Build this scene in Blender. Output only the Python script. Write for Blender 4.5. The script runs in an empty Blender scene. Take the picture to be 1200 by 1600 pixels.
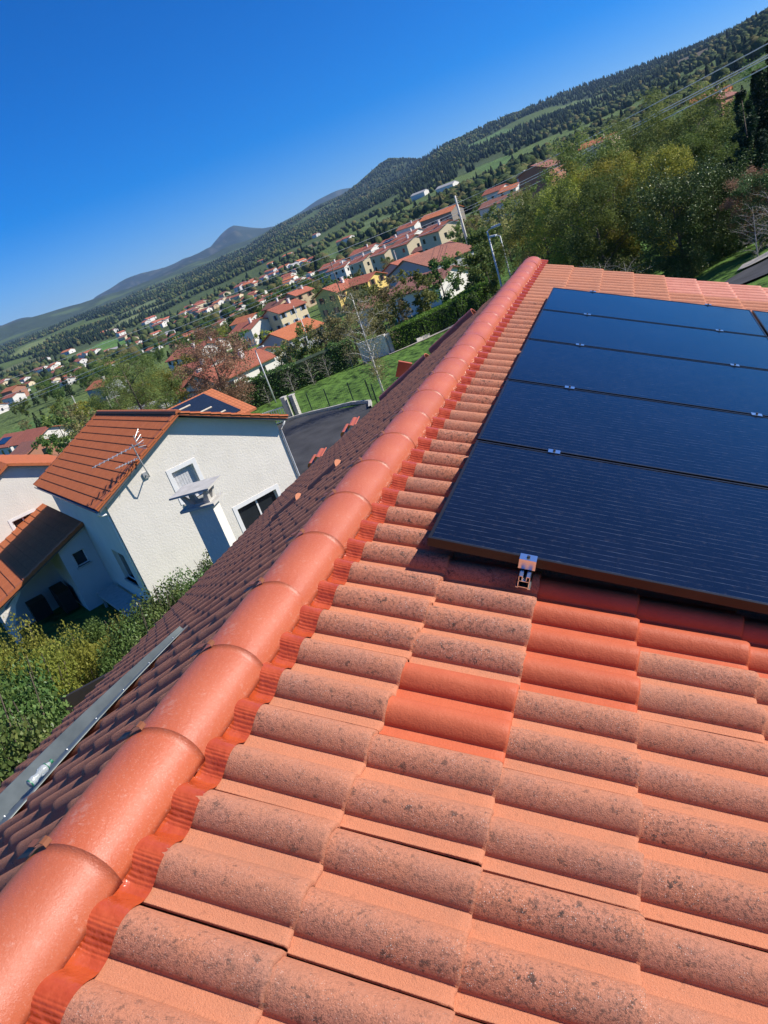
import bpy, math, random
import numpy as np
from mathutils import Matrix, Vector
rad=math.radians
C=bpy.context.scene.collection
sc=bpy.context.scene
# ------------------------------------------------------------------ camera
cd=bpy.data.cameras.new('camera');cam=bpy.data.objects.new('camera',cd);C.objects.link(cam)
R=((0.9038,0.2871,-0.3174),(-0.1691,-0.4417,-0.8811),(-0.3932,0.8500,-0.3507))   # rows: right, down, forward
rt=Vector(R[0]);dn=Vector(R[1]);fw=Vector(R[2]).normalized();rt=(rt-fw*rt.dot(fw)).normalized();up=rt.cross(fw)
cam.matrix_world=Matrix(((rt.x,up.x,-fw.x,0),(rt.y,up.y,-fw.y,0),(rt.z,up.z,-fw.z,0),(0,0,0,1)))
cd.sensor_fit='VERTICAL';cd.sensor_height=36;cd.lens=36*1144.6/1600;cd.clip_start=.05;cd.clip_end=60000
sc.camera=cam
# ------------------------------------------------------------------ light
SUN_AZ,SUN_EL=69,39
w=bpy.data.worlds.new('World');sc.world=w;w.use_nodes=True
nt=w.node_tree;sky=nt.nodes.new('ShaderNodeTexSky');sky.sky_type='NISHITA';sky.sun_disc=False
sky.sun_elevation=rad(SUN_EL);sky.sun_rotation=rad(SUN_AZ);sky.altitude=900;sky.air_density=1.0;sky.dust_density=.05;sky.ozone_density=2.5
hs_=nt.nodes.new('ShaderNodeHueSaturation');hs_.inputs['Saturation'].default_value=1.33;hs_.inputs['Hue'].default_value=.503;gm_=nt.nodes.new('ShaderNodeMix');gm_.data_type='RGBA';gm_.blend_type='MULTIPLY';gm_.inputs[0].default_value=1;gm_.inputs[7].default_value=(.60,.76,1.12,1);nt.links.new(sky.outputs[0],gm_.inputs[6]);nt.links.new(gm_.outputs[2],hs_.inputs['Color']);nt.links.new(hs_.outputs[0],nt.nodes['Background'].inputs[0]);nt.nodes['Background'].inputs[1].default_value=.090
sd=bpy.data.lights.new('sun','SUN');sd.energy=5.0;sd.angle=rad(.53);sd.color=(1,.94,.84)
so=bpy.data.objects.new('sun',sd);C.objects.link(so)
sv=Vector((math.sin(rad(SUN_AZ))*math.cos(rad(SUN_EL)),math.cos(rad(SUN_AZ))*math.cos(rad(SUN_EL)),math.sin(rad(SUN_EL))))
so.rotation_euler=sv.to_track_quat('Z','Y').to_euler();so.location=(30,10,40)
sc.view_settings.view_transform='Standard';sc.view_settings.look='None';sc.view_settings.exposure=.45;sc.view_settings.gamma=1
sc.render.engine='CYCLES'
# ------------------------------------------------------------------ helpers
rng=np.random.default_rng(7);random.seed(7)
class MB:
    def __init__(s): s.v=[];s.f=[];s.m=[]
    def quad(s,a,b,c,d,m=0):
        i=len(s.v);s.v+=[a,b,c,d];s.f.append((i,i+1,i+2,i+3));s.m.append(m)
    def poly(s,ps,m=0):
        i=len(s.v);s.v+=list(ps);s.f.append(tuple(range(i,i+len(ps))));s.m.append(m)
    def box(s,x0,x1,y0,y1,z0,z1,m=0,T=None):
        P=[(x0,y0,z0),(x1,y0,z0),(x1,y1,z0),(x0,y1,z0),(x0,y0,z1),(x1,y0,z1),(x1,y1,z1),(x0,y1,z1)]
        if T: P=[tuple(T(Vector(p))) for p in P]
        i=len(s.v);s.v+=P
        for f in ((0,3,2,1),(4,5,6,7),(0,1,5,4),(1,2,6,5),(2,3,7,6),(3,0,4,7)): s.f.append(tuple(i+k for k in f));s.m.append(m)
        return s
    def prism(s,poly,d,m=0):
        'poly: 3-D outline, d: extrusion vector'
        n=len(poly);i=len(s.v);d=Vector(d)
        s.v+=[tuple(p) for p in poly]+[tuple(Vector(p)+d) for p in poly]
        s.f.append(tuple(i+k for k in range(n)));s.f.append(tuple(i+n+k for k in reversed(range(n))));s.m+=[m,m]
        for k in range(n): k2=(k+1)%n;s.f.append((i+k,i+n+k,i+n+k2,i+k2));s.m.append(m)
        return s
    def tube(s,pts,rs,n=8,m=0,cap=True):
        pts=[Vector(p) for p in pts]
        if not hasattr(rs,'__len__'): rs=[rs]*len(pts)
        i0=len(s.v);N=len(pts)
        for k,p in enumerate(pts):
            t=(pts[min(k+1,N-1)]-pts[max(k-1,0)]).normalized()
            a=t.cross(Vector((0,0,1)) if abs(t.z)<.9 else Vector((1,0,0))).normalized();b=t.cross(a)
            for j in range(n):
                q=2*math.pi*j/n;s.v.append(tuple(p+(a*math.cos(q)+b*math.sin(q))*rs[k]))
        for k in range(N-1):
            for j in range(n):
                j2=(j+1)%n;s.f.append((i0+k*n+j,i0+k*n+j2,i0+(k+1)*n+j2,i0+(k+1)*n+j));s.m.append(m)
        if cap: s.f.append(tuple(i0+j for j in reversed(range(n))));s.f.append(tuple(i0+(N-1)*n+j for j in range(n)));s.m+=[m,m]
        return s
def link(o,parent=None):
    C.objects.link(o)
    if parent: o.parent=parent
    return o
def tag(o,label=None,cat=None,group=None,kind=None):
    if label:o['label']=label
    if cat:o['category']=cat
    if group:o['group']=group
    if kind:o['kind']=kind
    return o
def thing(name,label,cat,loc=(0,0,0),rz=0,group=None):
    o=bpy.data.objects.new(name,None);o.empty_display_size=.1;link(o);o.location=loc;o.rotation_euler=(0,0,rz)
    return tag(o,label,cat,group)
def obj(name,mb,mats,parent=None,smooth=False,off=(0,0,0)):
    me=bpy.data.meshes.new(name)
    v=[(p[0]-off[0],p[1]-off[1],p[2]-off[2]) for p in mb.v]
    me.from_pydata(v,[],mb.f)
    if not isinstance(mats,(list,tuple)): mats=[mats]
    for m in mats: me.materials.append(m)
    if len(mats)>1: me.polygons.foreach_set('material_index',mb.m)
    if smooth: me.polygons.foreach_set('use_smooth',[True]*len(me.polygons))
    return link(bpy.data.objects.new(name,me),parent)
def npobj(name,V,Q,mats,parent=None,smooth=True,attrs={},midx=None):
    'V (n,3) float, Q (m,k) int'
    me=bpy.data.meshes.new(name);n=len(V);m,k=Q.shape
    me.vertices.add(n);me.vertices.foreach_set('co',np.ascontiguousarray(V,dtype=np.float32).ravel())
    me.loops.add(m*k);me.loops.foreach_set('vertex_index',np.ascontiguousarray(Q,dtype=np.int32).ravel())
    me.polygons.add(m);me.polygons.foreach_set('loop_start',np.arange(0,m*k,k,dtype=np.int32));me.polygons.foreach_set('loop_total',np.full(m,k,dtype=np.int32))
    if smooth: me.polygons.foreach_set('use_smooth',np.ones(m,dtype=bool))
    if not isinstance(mats,(list,tuple)): mats=[mats]
    for x in mats: me.materials.append(x)
    if midx is not None: me.polygons.foreach_set('material_index',midx.astype(np.int32))
    me.update(calc_edges=True)
    for a,val in attrs.items():
        val=np.asarray(val,dtype=np.float32)
        if val.ndim==1: at=me.attributes.new(a,'FLOAT','POINT');at.data.foreach_set('value',val)
        else: at=me.attributes.new(a,'FLOAT_COLOR','POINT');at.data.foreach_set('color',np.concatenate([val,np.ones((len(val),1),np.float32)],1).ravel())
    return link(bpy.data.objects.new(name,me),parent)
def dup(o,parent=None,loc=None,rz=None,scale=None,label=None):
    c=o.copy();C.objects.link(c)
    if parent: c.parent=parent
    if loc is not None:c.location=loc
    if rz is not None:c.rotation_euler=(0,0,rz)
    if scale is not None:c.scale=scale if hasattr(scale,'__len__') else (scale,)*3
    if label:c['label']=label
    for ch in list(KIDS.get(o.name,[])): dup(ch,c)
    return c
KIDS={}
def reg(o):
    KIDS[o.name]=[x for x in bpy.data.objects if x.parent==o]
    for x in KIDS[o.name]:
        k=[y for y in bpy.data.objects if y.parent==x]
        if k: KIDS[x.name]=k
    return o
# ------------------------------------------------------------------ materials
def nmat(name):
    m=bpy.data.materials.new(name);m.use_nodes=True;t=m.node_tree;b=t.nodes['Principled BSDF'];return m,t,b
def N(t,typ,**k):
    n=t.nodes.new('ShaderNode'+typ)
    for a,v in k.items():
        if a.startswith('i_'):
            key=a[2:];key=int(key) if key.isdigit() else key.replace('_',' ')
            n.inputs[key].default_value=v
        else: setattr(n,a,v)
    return n
def mixc(t,fac,a,b,mode='MIX'):
    n=t.nodes.new('ShaderNodeMix');n.data_type='RGBA';n.blend_type=mode;n.clamp_factor=True
    for s,v in ((n.inputs[0],fac),(n.inputs[6],a),(n.inputs[7],b)):
        if hasattr(v,'is_linked') or hasattr(v,'links'): t.links.new(v,s)
        else: s.default_value=v if not hasattr(v,'__len__') else (tuple(v)+(1,))[:4]
    return n.outputs[2]
def mth(t,op,a,b=None,clamp=False):
    n=t.nodes.new('ShaderNodeMath');n.operation=op;n.use_clamp=clamp
    for i,v in enumerate((a,b)):
        if v is None: continue
        if hasattr(v,'links'): t.links.new(v,n.inputs[i])
        else: n.inputs[i].default_value=v
    return n.outputs[0]
def ramp(t,x,a,b):
    n=t.nodes.new('ShaderNodeMapRange');n.inputs[1].default_value=a;n.inputs[2].default_value=b;t.links.new(x,n.inputs[0]);return n.outputs[0]
def noise(t,scale,detail=4,rough=.55,coord='Object',vec=None,out=0):
    if vec is None: vec=t.nodes.new('ShaderNodeTexCoord').outputs[coord]
    n=N(t,'TexNoise',i_Scale=scale,i_Detail=detail,i_Roughness=rough);t.links.new(vec,n.inputs['Vector']);return n.outputs[out]
def attr(t,name,out='Fac'):
    return N(t,'Attribute',attribute_name=name).outputs[out]
def bump(t,b,h,dist,strength=1):
    n=N(t,'Bump',i_Strength=strength,i_Distance=dist);t.links.new(h,n.inputs['Height']);t.links.new(n.outputs[0],b.inputs['Normal'])
def simple(name,col,rough=.7,metal=0,var=.15,scale=6,bd=0,bs=60,spec=.5):
    m,t,b=nmat(name);c1=tuple(x*(1-var) for x in col);c2=tuple(min(1,x*(1+var)) for x in col)
    t.links.new(mixc(t,ramp(t,noise(t,scale,5),.3,.7),c1,c2),b.inputs['Base Color'])
    b.inputs['Roughness'].default_value=rough;b.inputs['Metallic'].default_value=metal;b.inputs['Specular IOR Level'].default_value=spec
    if bd: bump(t,b,noise(t,bs,4),bd)
    return m
def tile_old(name,pan,crest,dark,spot=.56,mossy=1.0):
    m,t,b=nmat(name);d0=attr(t,'dirt_gap_shade');ti=attr(t,'tint');lv=ramp(t,noise(t,2.2,4,.6),.30,.72)
    d=mth(t,'MULTIPLY',d0,mth(t,'ADD',mth(t,'ADD',mth(t,'MULTIPLY',ti,.5),.30),mth(t,'MULTIPLY',lv,.5)))
    big=noise(t,5,4);mid=noise(t,95,6,.8);tiny=noise(t,230,3,.7)
    c=mixc(t,mth(t,'MULTIPLY',d,ramp(t,noise(t,14,5),.2,.6),True),pan,crest)
    c=mixc(t,ramp(t,big,.3,.75),c,mixc(t,.35,c,(pan[0]*.75,pan[1]*.75,pan[2]*.8)))
    c=mixc(t,mth(t,'MULTIPLY',ramp(t,ti,.2,1),.35),c,(pan[0]*1.1,pan[1]*1.0,pan[2]*.9))
    g=ramp(t,noise(t,420,2,.8),.35,.65);c=mixc(t,mth(t,'MULTIPLY',g,.28),c,mixc(t,.5,c,(.16,.10,.08)))
    tiny2=noise(t,130,5,.75)
    sp=mth(t,'MULTIPLY',ramp(t,mth(t,'ADD',mid,mth(t,'MULTIPLY',tiny,.22)),spot+.11,spot+.2),mth(t,'ADD',mth(t,'MULTIPLY',d,.85),.07),True)
    c=mixc(t,mth(t,'MULTIPLY',sp,.66*mossy),c,dark)
    c=mixc(t,mth(t,'MULTIPLY',mth(t,'MULTIPLY',ramp(t,tiny2,.52,.66),d,True),.55),c,mixc(t,.6,c,dark))
    bl=noise(t,38,3,.6);bs_=mth(t,'MULTIPLY',ramp(t,mth(t,'ADD',bl,mth(t,'MULTIPLY',tiny,.35)),.80,.86),mth(t,'ADD',mth(t,'MULTIPLY',d,.8),.22),True)
    c=mixc(t,mth(t,'MULTIPLY',bs_,.8*mossy),c,dark)
    st=ramp(t,noise(t,3.3,6,.75),.50,.72);c=mixc(t,mth(t,'MULTIPLY',st,.30),c,(.30,.17,.12))
    c=mixc(t,mth(t,'GREATER_THAN',d0,1.2),c,(.03,.014,.01))  # interlock gap sides near-black: joint grime plus the gap's shade put into the colour
    vo=N(t,'TexVoronoi',i_Scale=260);t.links.new(t.nodes.new('ShaderNodeTexCoord').outputs['Object'],vo.inputs['Vector'])
    w1=mth(t,'MULTIPLY',mth(t,'LESS_THAN',vo.outputs['Distance'],.22),mth(t,'GREATER_THAN',N_sep(t,vo.outputs['Color']),.62))
    c=mixc(t,mth(t,'MULTIPLY',mth(t,'MULTIPLY',w1,ramp(t,noise(t,25,3),.4,.6)),mth(t,'ADD',mth(t,'MULTIPLY',d,.6),.12)),c,(.85,.78,.70))
    t.links.new(c,b.inputs['Base Color']);b.inputs['Roughness'].default_value=.85;b.inputs['Specular IOR Level'].default_value=.1
    bump(t,b,mth(t,'ADD',noise(t,300,3,.7),mth(t,'MULTIPLY',mid,1.0)),.0026)
    return m
def N_sep(t,col):
    n=t.nodes.new('ShaderNodeSeparateColor');t.links.new(col,n.inputs[0]);return n.outputs[0]
TILE_OLD=tile_old('weathered_tile',(.60,.235,.13),(.47,.215,.15),(.055,.045,.04),.50)
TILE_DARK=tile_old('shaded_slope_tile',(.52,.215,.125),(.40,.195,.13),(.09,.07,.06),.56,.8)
def tile_new(name,c1,c2,rough,bd=.0012):
    m,t,b=nmat(name);c=mixc(t,ramp(t,noise(t,9,5),.3,.7),c1,c2)
    c=mixc(t,mth(t,'MULTIPLY',ramp(t,noise(t,60,6,.7),.62,.72),.45),c,tuple(x*.55 for x in c1))
    c=mixc(t,mth(t,'MULTIPLY',attr(t,'tint'),.18),c,tuple(x*.6 for x in c1))
    t.links.new(c,b.inputs['Base Color']);b.inputs['Roughness'].default_value=rough;b.inputs['Specular IOR Level'].default_value=.2
    bump(t,b,mth(t,'ADD',noise(t,170,4,.7),mth(t,'MULTIPLY',noise(t,40,3),1.5)),bd);return m
TILE_NEW=tile_new('replacement_tile_clay',(.47,.105,.048),(.53,.13,.06),.5)
TILE_SALMON=tile_new('salmon_tile',(.56,.21,.145),(.64,.27,.19),.5)
TILE_PALE=tile_old('pale_verge_tile',(.58,.25,.15),(.50,.22,.14),(.2,.12,.09),.62,.5)
TILE_NB=tile_new('neighbour_tile',(.40,.115,.045),(.48,.15,.06),.6)
def ridge_mat():
    m,t,b=nmat('ridge_cap_coating');c=mixc(t,ramp(t,noise(t,3.5,5),.3,.7),(.44,.095,.038),(.50,.12,.05))
    gr=noise(t,190,3,.8);c=mixc(t,mth(t,'MULTIPLY',ramp(t,gr,.56,.66),.5),c,(.62,.30,.22));c=mixc(t,mth(t,'MULTIPLY',ramp(t,noise(t,75,5,.8),.64,.7),.5),c,(.33,.09,.05))
    oi=N(t,'ObjectInfo').outputs['Random'];c=mixc(t,mth(t,'MULTIPLY',oi,.5),c,(.40,.11,.055));c=mixc(t,mth(t,'MULTIPLY',ramp(t,noise(t,11,6,.75),.60,.68),.28),c,(.62,.42,.34))
    t.links.new(c,b.inputs['Base Color']);t.links.new(ramp(t,noise(t,5,4),-.2,1.6),b.inputs['Roughness'])
    bump(t,b,mth(t,'ADD',noise(t,260,3,.8),noise(t,60,3)),.0011);return m
CAP=ridge_mat()
def membrane():
    m,t,b=nmat('ridge_membrane');c=mixc(t,ramp(t,noise(t,20,4),.3,.7),(.36,.05,.015),(.46,.08,.025))
    t.links.new(c,b.inputs['Base Color']);b.inputs['Roughness'].default_value=.22;b.inputs['Coat Weight'].default_value=.4;b.inputs['Coat Roughness'].default_value=.12
    bump(t,b,noise(t,30,3),.006);return m
MEMB=membrane()
def glass(name,col,rough=.03,spec=.5):
    m,t,b=nmat(name);t.links.new(mixc(t,noise(t,2,2),col,tuple(c*.7 for c in col)),b.inputs['Base Color']);b.inputs['Roughness'].default_value=rough;b.inputs['Specular IOR Level'].default_value=spec;return m
def cells():
    m,t,b=nmat('solar_cells')
    tc=t.nodes.new('ShaderNodeTexCoord').outputs['Object'];sx=t.nodes.new('ShaderNodeSeparateXYZ');t.links.new(tc,sx.inputs[0])
    y=mth(t,'FRACT',mth(t,'MULTIPLY',sx.outputs[1],28.0))   # bus bars along the long side
    line=mth(t,'LESS_THAN',mth(t,'ABSOLUTE',mth(t,'SUBTRACT',y,.5)),.034)
    mp=N(t,'Mapping');mp.inputs['Scale'].default_value=(5,40,1);t.links.new(tc,mp.inputs[0])
    lf=mth(t,'MULTIPLY',line,ramp(t,noise(t,3,4,.7,vec=mp.outputs[0]),.38,.72))
    gx=mth(t,'FRACT',mth(t,'MULTIPLY',sx.outputs[0],6.0));gy=mth(t,'FRACT',mth(t,'MULTIPLY',sx.outputs[1],6.05))
    gap=mth(t,'MAXIMUM',mth(t,'LESS_THAN',gx,.012),mth(t,'LESS_THAN',gy,.014))
    c=mixc(t,ramp(t,noise(t,2.2,3),.3,.7),(.004,.006,.015),(.006,.009,.022));c=mixc(t,gap,c,(.004,.006,.012));c=mixc(t,mth(t,'MULTIPLY',lf,.42),c,(.20,.24,.32));c=mixc(t,mth(t,'MULTIPLY',ramp(t,noise(t,26,6,.8),.55,.8),.06),c,(.4,.36,.3))
    t.links.new(c,b.inputs['Base Color']);t.links.new(mth(t,'ADD',mth(t,'MULTIPLY',noise(t,3,5,.7),.14),.03),b.inputs['Roughness']);b.inputs['Specular IOR Level'].default_value=.30
    return m
CELLS=cells()
FRAME=simple('black_anodised_frame',(.035,.03,.025),.35,.6)
ALU=simple('mill_aluminium',(.78,.80,.82),.28,1,.05)
def zinc():
    m,t,b=nmat('zinc_sheet');t.links.new(mixc(t,ramp(t,noise(t,7,4),.3,.7),(.12,.145,.145),(.20,.23,.225)),b.inputs['Base Color']);b.inputs['Metallic'].default_value=.35;b.inputs['Roughness'].default_value=.48
    bump(t,b,noise(t,9,2),.004);return m
ZINC=zinc()
BLACK=simple('black_plastic',(.012,.012,.013),.5)
BROWNMETAL=simple('copper_brown_clip',(.28,.10,.045),.4,.3)
def stucco(name,col,bd=.02,bs=9):
    m,t,b=nmat(name);c=mixc(t,ramp(t,noise(t,1.3,5),.3,.7),tuple(x*.92 for x in col),col);c=mixc(t,mth(t,'MULTIPLY',ramp(t,noise(t,.5,4,.7),.55,.75),.25),c,tuple(x*.75 for x in col))
    t.links.new(c,b.inputs['Base Color']);b.inputs['Roughness'].default_value=.9;b.inputs['Specular IOR Level'].default_value=.2
    bump(t,b,noise(t,bs,5,.65),bd);return m
WHITE=stucco('white_stucco',(.79,.74,.655),.016,13)
PALE=stucco('pale_grey_render',(.62,.61,.60),.004,30)
TRIM=simple('white_trim',(.80,.79,.77),.6,0,.04)
SLATE=simple('grey_barge_board',(.09,.10,.11),.6)
GLASSD=glass('dark_window_glass',(.02,.025,.03))
CURT=simple('net_curtain',(.55,.55,.56),.9)
CONC=simple('concrete',(.46,.44,.40),.85,0,.15,5,.003,40)
PVC=simple('white_pvc_pipe',(.78,.78,.78),.35,0,.03)
def tilefar(name,c1,c2):
    m,t,b=nmat(name);tc=t.nodes.new('ShaderNodeTexCoord').outputs['Object'];sx=t.nodes.new('ShaderNodeSeparateXYZ');t.links.new(tc,sx.inputs[0])
    lx=mth(t,'FRACT',mth(t,'MULTIPLY',sx.outputs[0],3.1));ly=mth(t,'FRACT',mth(t,'MULTIPLY',sx.outputs[1],2.6))
    gr=mth(t,'MAXIMUM',mth(t,'LESS_THAN',lx,.22),mth(t,'LESS_THAN',ly,.16))
    c=mixc(t,ramp(t,noise(t,.8,5,.7),.3,.7),c1,c2);c=mixc(t,mth(t,'MULTIPLY',gr,.45),c,tuple(x*.45 for x in c1));c=mixc(t,mth(t,'MULTIPLY',ramp(t,noise(t,4,5,.8),.55,.7),.45),c,tuple(x*.6 for x in c2))
    oi=N(t,'ObjectInfo').outputs['Random'];hs=N(t,'HueSaturation');t.links.new(c,hs.inputs['Color']);t.links.new(mth(t,'ADD',mth(t,'MULTIPLY',oi,.35),.82),hs.inputs['Value']);t.links.new(hs.outputs[0],b.inputs['Base Color'])
    b.inputs['Roughness'].default_value=.85;bump(t,b,mth(t,'MULTIPLY',gr,-1.0),.03);return m
RF={'red':tilefar('far_red_tile',(.36,.10,.055),(.46,.145,.08)),'brown':tilefar('far_brown_tile',(.25,.10,.065),(.33,.13,.085)),'orange':tilefar('far_orange_tile',(.52,.15,.055),(.62,.20,.08)),'pink':tilefar('far_mottled_tile',(.34,.13,.09),(.48,.22,.16)),'grey':simple('fibre_cement_roof',(.38,.37,.35),.9,0,.15,2)}
WL={'white':stucco('house_white',(.78,.74,.68),.01),'cream':stucco('house_cream',(.72,.60,.40),.01),'yellow':stucco('house_yellow',(.82,.60,.20),.01),'grey':stucco('house_grey',(.42,.43,.45),.01),'stone':stucco('house_stone',(.28,.24,.20),.05,3),'brick':stucco('house_brick',(.42,.20,.13),.02,5),'tan':stucco('house_tan',(.58,.44,.28),.01)}
def leafmat(name,cols,trans=.38,rough=.6):
    cols=[tuple(min(.6,x*1.45) for x in c) for c in cols]
    m,t,b=nmat(name);ti=attr(t,'tint');c=mixc(t,ramp(t,ti,0,.5),cols[0],cols[1]);c=mixc(t,ramp(t,ti,.5,1),c,cols[2])
    oi=N(t,'ObjectInfo').outputs['Random'];hs=N(t,'HueSaturation');t.links.new(c,hs.inputs['Color']);t.links.new(mth(t,'ADD',mth(t,'MULTIPLY',oi,.4),.8),hs.inputs['Value']);t.links.new(mth(t,'ADD',mth(t,'MULTIPLY',oi,.05),.475),hs.inputs['Hue'])
    t.links.new(hs.outputs[0],b.inputs['Base Color']);b.inputs['Roughness'].default_value=rough;b.inputs['Specular IOR Level'].default_value=.22
    tr=t.nodes.new('ShaderNodeBsdfTranslucent');t.links.new(hs.outputs[0],tr.inputs[0]);mx=t.nodes.new('ShaderNodeMixShader');mx.inputs[0].default_value=trans
    t.links.new(b.outputs[0],mx.inputs[1]);t.links.new(tr.outputs[0],mx.inputs[2]);t.links.new(mx.outputs[0],t.nodes['Material Output'].inputs[0]);return m
LF={'green':leafmat('leaf_green',((.05,.085,.022),(.085,.135,.033),(.14,.19,.045))),
'olive':leafmat('leaf_olive',((.075,.10,.028),(.125,.155,.042),(.20,.22,.065))),
'yellow':leafmat('leaf_yellow_green',((.12,.13,.022),(.20,.21,.036),(.30,.27,.05))),
'dark':leafmat('leaf_dark_conifer',((.010,.022,.012),(.018,.036,.016),(.035,.06,.02)),.1),
'rust':leafmat('leaf_rust',((.15,.08,.055),(.22,.12,.08),(.30,.18,.12))),
'birch':leafmat('leaf_birch',((.12,.115,.05),(.19,.17,.07),(.26,.22,.10))),
'laurel':leafmat('leaf_laurel',((.035,.065,.016),(.06,.10,.026),(.12,.15,.045)),.12,.42),
'hedge':leafmat('leaf_hedge',((.06,.13,.016),(.09,.18,.024),(.13,.22,.04)))}
BARK=simple('bark',(.13,.10,.075),.9,0,.3,4,.01,20)
BIRCHB=simple('birch_bark',(.72,.70,.66),.8,0,.25,14,.004,30)
TWIG=simple('grey_twigs',(.40,.36,.32),.9,0,.2)
# ------------------------------------------------------------------ land
TR=[0,12,30,50,70,110,170,250,450,900,1400,2200,3200,4500,6500,9000]
TA=[-70,-60,-45,-40,-35,-31,-28,-25,-20,-16,-12,-5,0,5,9,20,60]
TZ=[
[-7,-8,-11,-13,-14.5,-17,-20,-22,-24,-34,-32,-15,15,50,120,230],
[-7,-8,-11,-13,-14.5,-17,-20,-22,-24,-34,-32,-15,15,50,120,230],
[-7,-8,-11,-12,-13.5,-16,-19,-21,-24,-35,-30,-10,28,45,150,275],
[-7,-8,-11,-11.8,-13,-15.5,-18.5,-21,-25,-36,-29,-6,38,55,150,250],
[-7,-8,-11,-11.5,-12.5,-15,-18,-21,-26,-36,-28,-2,50,72,165,290],
[-7,-8,-11,-11.3,-12.2,-14.8,-17.8,-20,-25,-33,-20,8,58,86,180,345],
[-7,-8,-11,-11.2,-12,-14.6,-17.6,-19.5,-23,-27,-14,20,68,102,195,520],
[-7,-8,-10.8,-11.2,-11.8,-14.4,-17.2,-18.5,-21,-20,-2,35,92,150,240,370],
[-7,-7.8,-10.5,-11,-11.5,-14,-16,-17,-18,-10,10,50,115,190,265,400],
[-7,-7.6,-10,-10.8,-11.2,-13,-14.3,-15,-15,-5,20,66,128,290,310,380],
[-7,-7.4,-9.5,-10.4,-10.8,-12,-12.5,-12.5,-11,2,32,94,183,150,200,300],
[-7,-7,-8.5,-9.6,-9.8,-10,-9.5,-9,-6,8,42,105,196,150,200,300],
[-6.5,-6.5,-7.5,-8.5,-9,-9,-8.5,-8,-4,12,46,106,188,150,200,300],
[-6,-6,-6.6,-7.8,-8,-8,-7,-5,-1,22,66,120,172,150,200,300],
[-6,-6,-6.2,-7,-7.5,-7,-6,-3,5,45,88,130,180,150,200,300],
[-6,-6,-6,-6.5,-7,-6,-4,0,12,60,100,140,190,150,200,300],
[-6,-6,-6,-6.5,-7,-6,-4,0,12,60,100,140,190,150,200,300]]
def _l(r): return math.log(r+12.0)
TL=[_l(r) for r in TR]
def _h(i,j,s):
    n=(i*374761393+j*668265263+s*2147483647)&0xffffffff
    n=((n^(n>>13))*1274126177)&0xffffffff
    return ((n^(n>>16))&0xffff)/65535.0
def vn(x,y,s=0):
    i=math.floor(x);j=math.floor(y);u=x-i;v=y-j;u=u*u*(3-2*u);v=v*v*(3-2*v)
    a=_h(i,j,s);b=_h(i+1,j,s);c=_h(i,j+1,s);d=_h(i+1,j+1,s)
    return a+(b-a)*u+(c-a)*v+(a-b-c+d)*u*v
def gz(x,y):
    r=math.hypot(x,y);a=math.degrees(math.atan2(x,y))
    if a<-70: a=-70.0
    if a>60: a=60.0
    i=0
    while i<len(TA)-2 and a>TA[i+1]: i+=1
    t=(a-TA[i])/(TA[i+1]-TA[i]);t=t*t*(3-2*t)*.5+t*.5
    l=_l(min(r,8999.0));j=0
    while j<len(TL)-2 and l>TL[j+1]: j+=1
    u=(l-TL[j])/(TL[j+1]-TL[j]);
    A=TZ[i];B=TZ[i+1]
    z0=A[j]+(B[j]-A[j])*t;z1=A[j+1]+(B[j+1]-A[j+1])*t
    z=z0+(z1-z0)*u
    if r>600:
        k=min(1,(r-600)/1500.)
        w=r/9.
        if r>5600: z+=min(1,(r-5600)/1500.)*(240*(vn(x/1300,y/1300,31)-.5)+120*(vn(x/560,y/560,33)-.5)+45*(vn(x/230,y/230,35)-.5))
        z+=k*w*.035*(vn(x/(r*.03+60),y/(r*.03+60),3)-.5)+k*w*.05*(vn(x/900,y/900,5)-.5)
    return z

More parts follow.
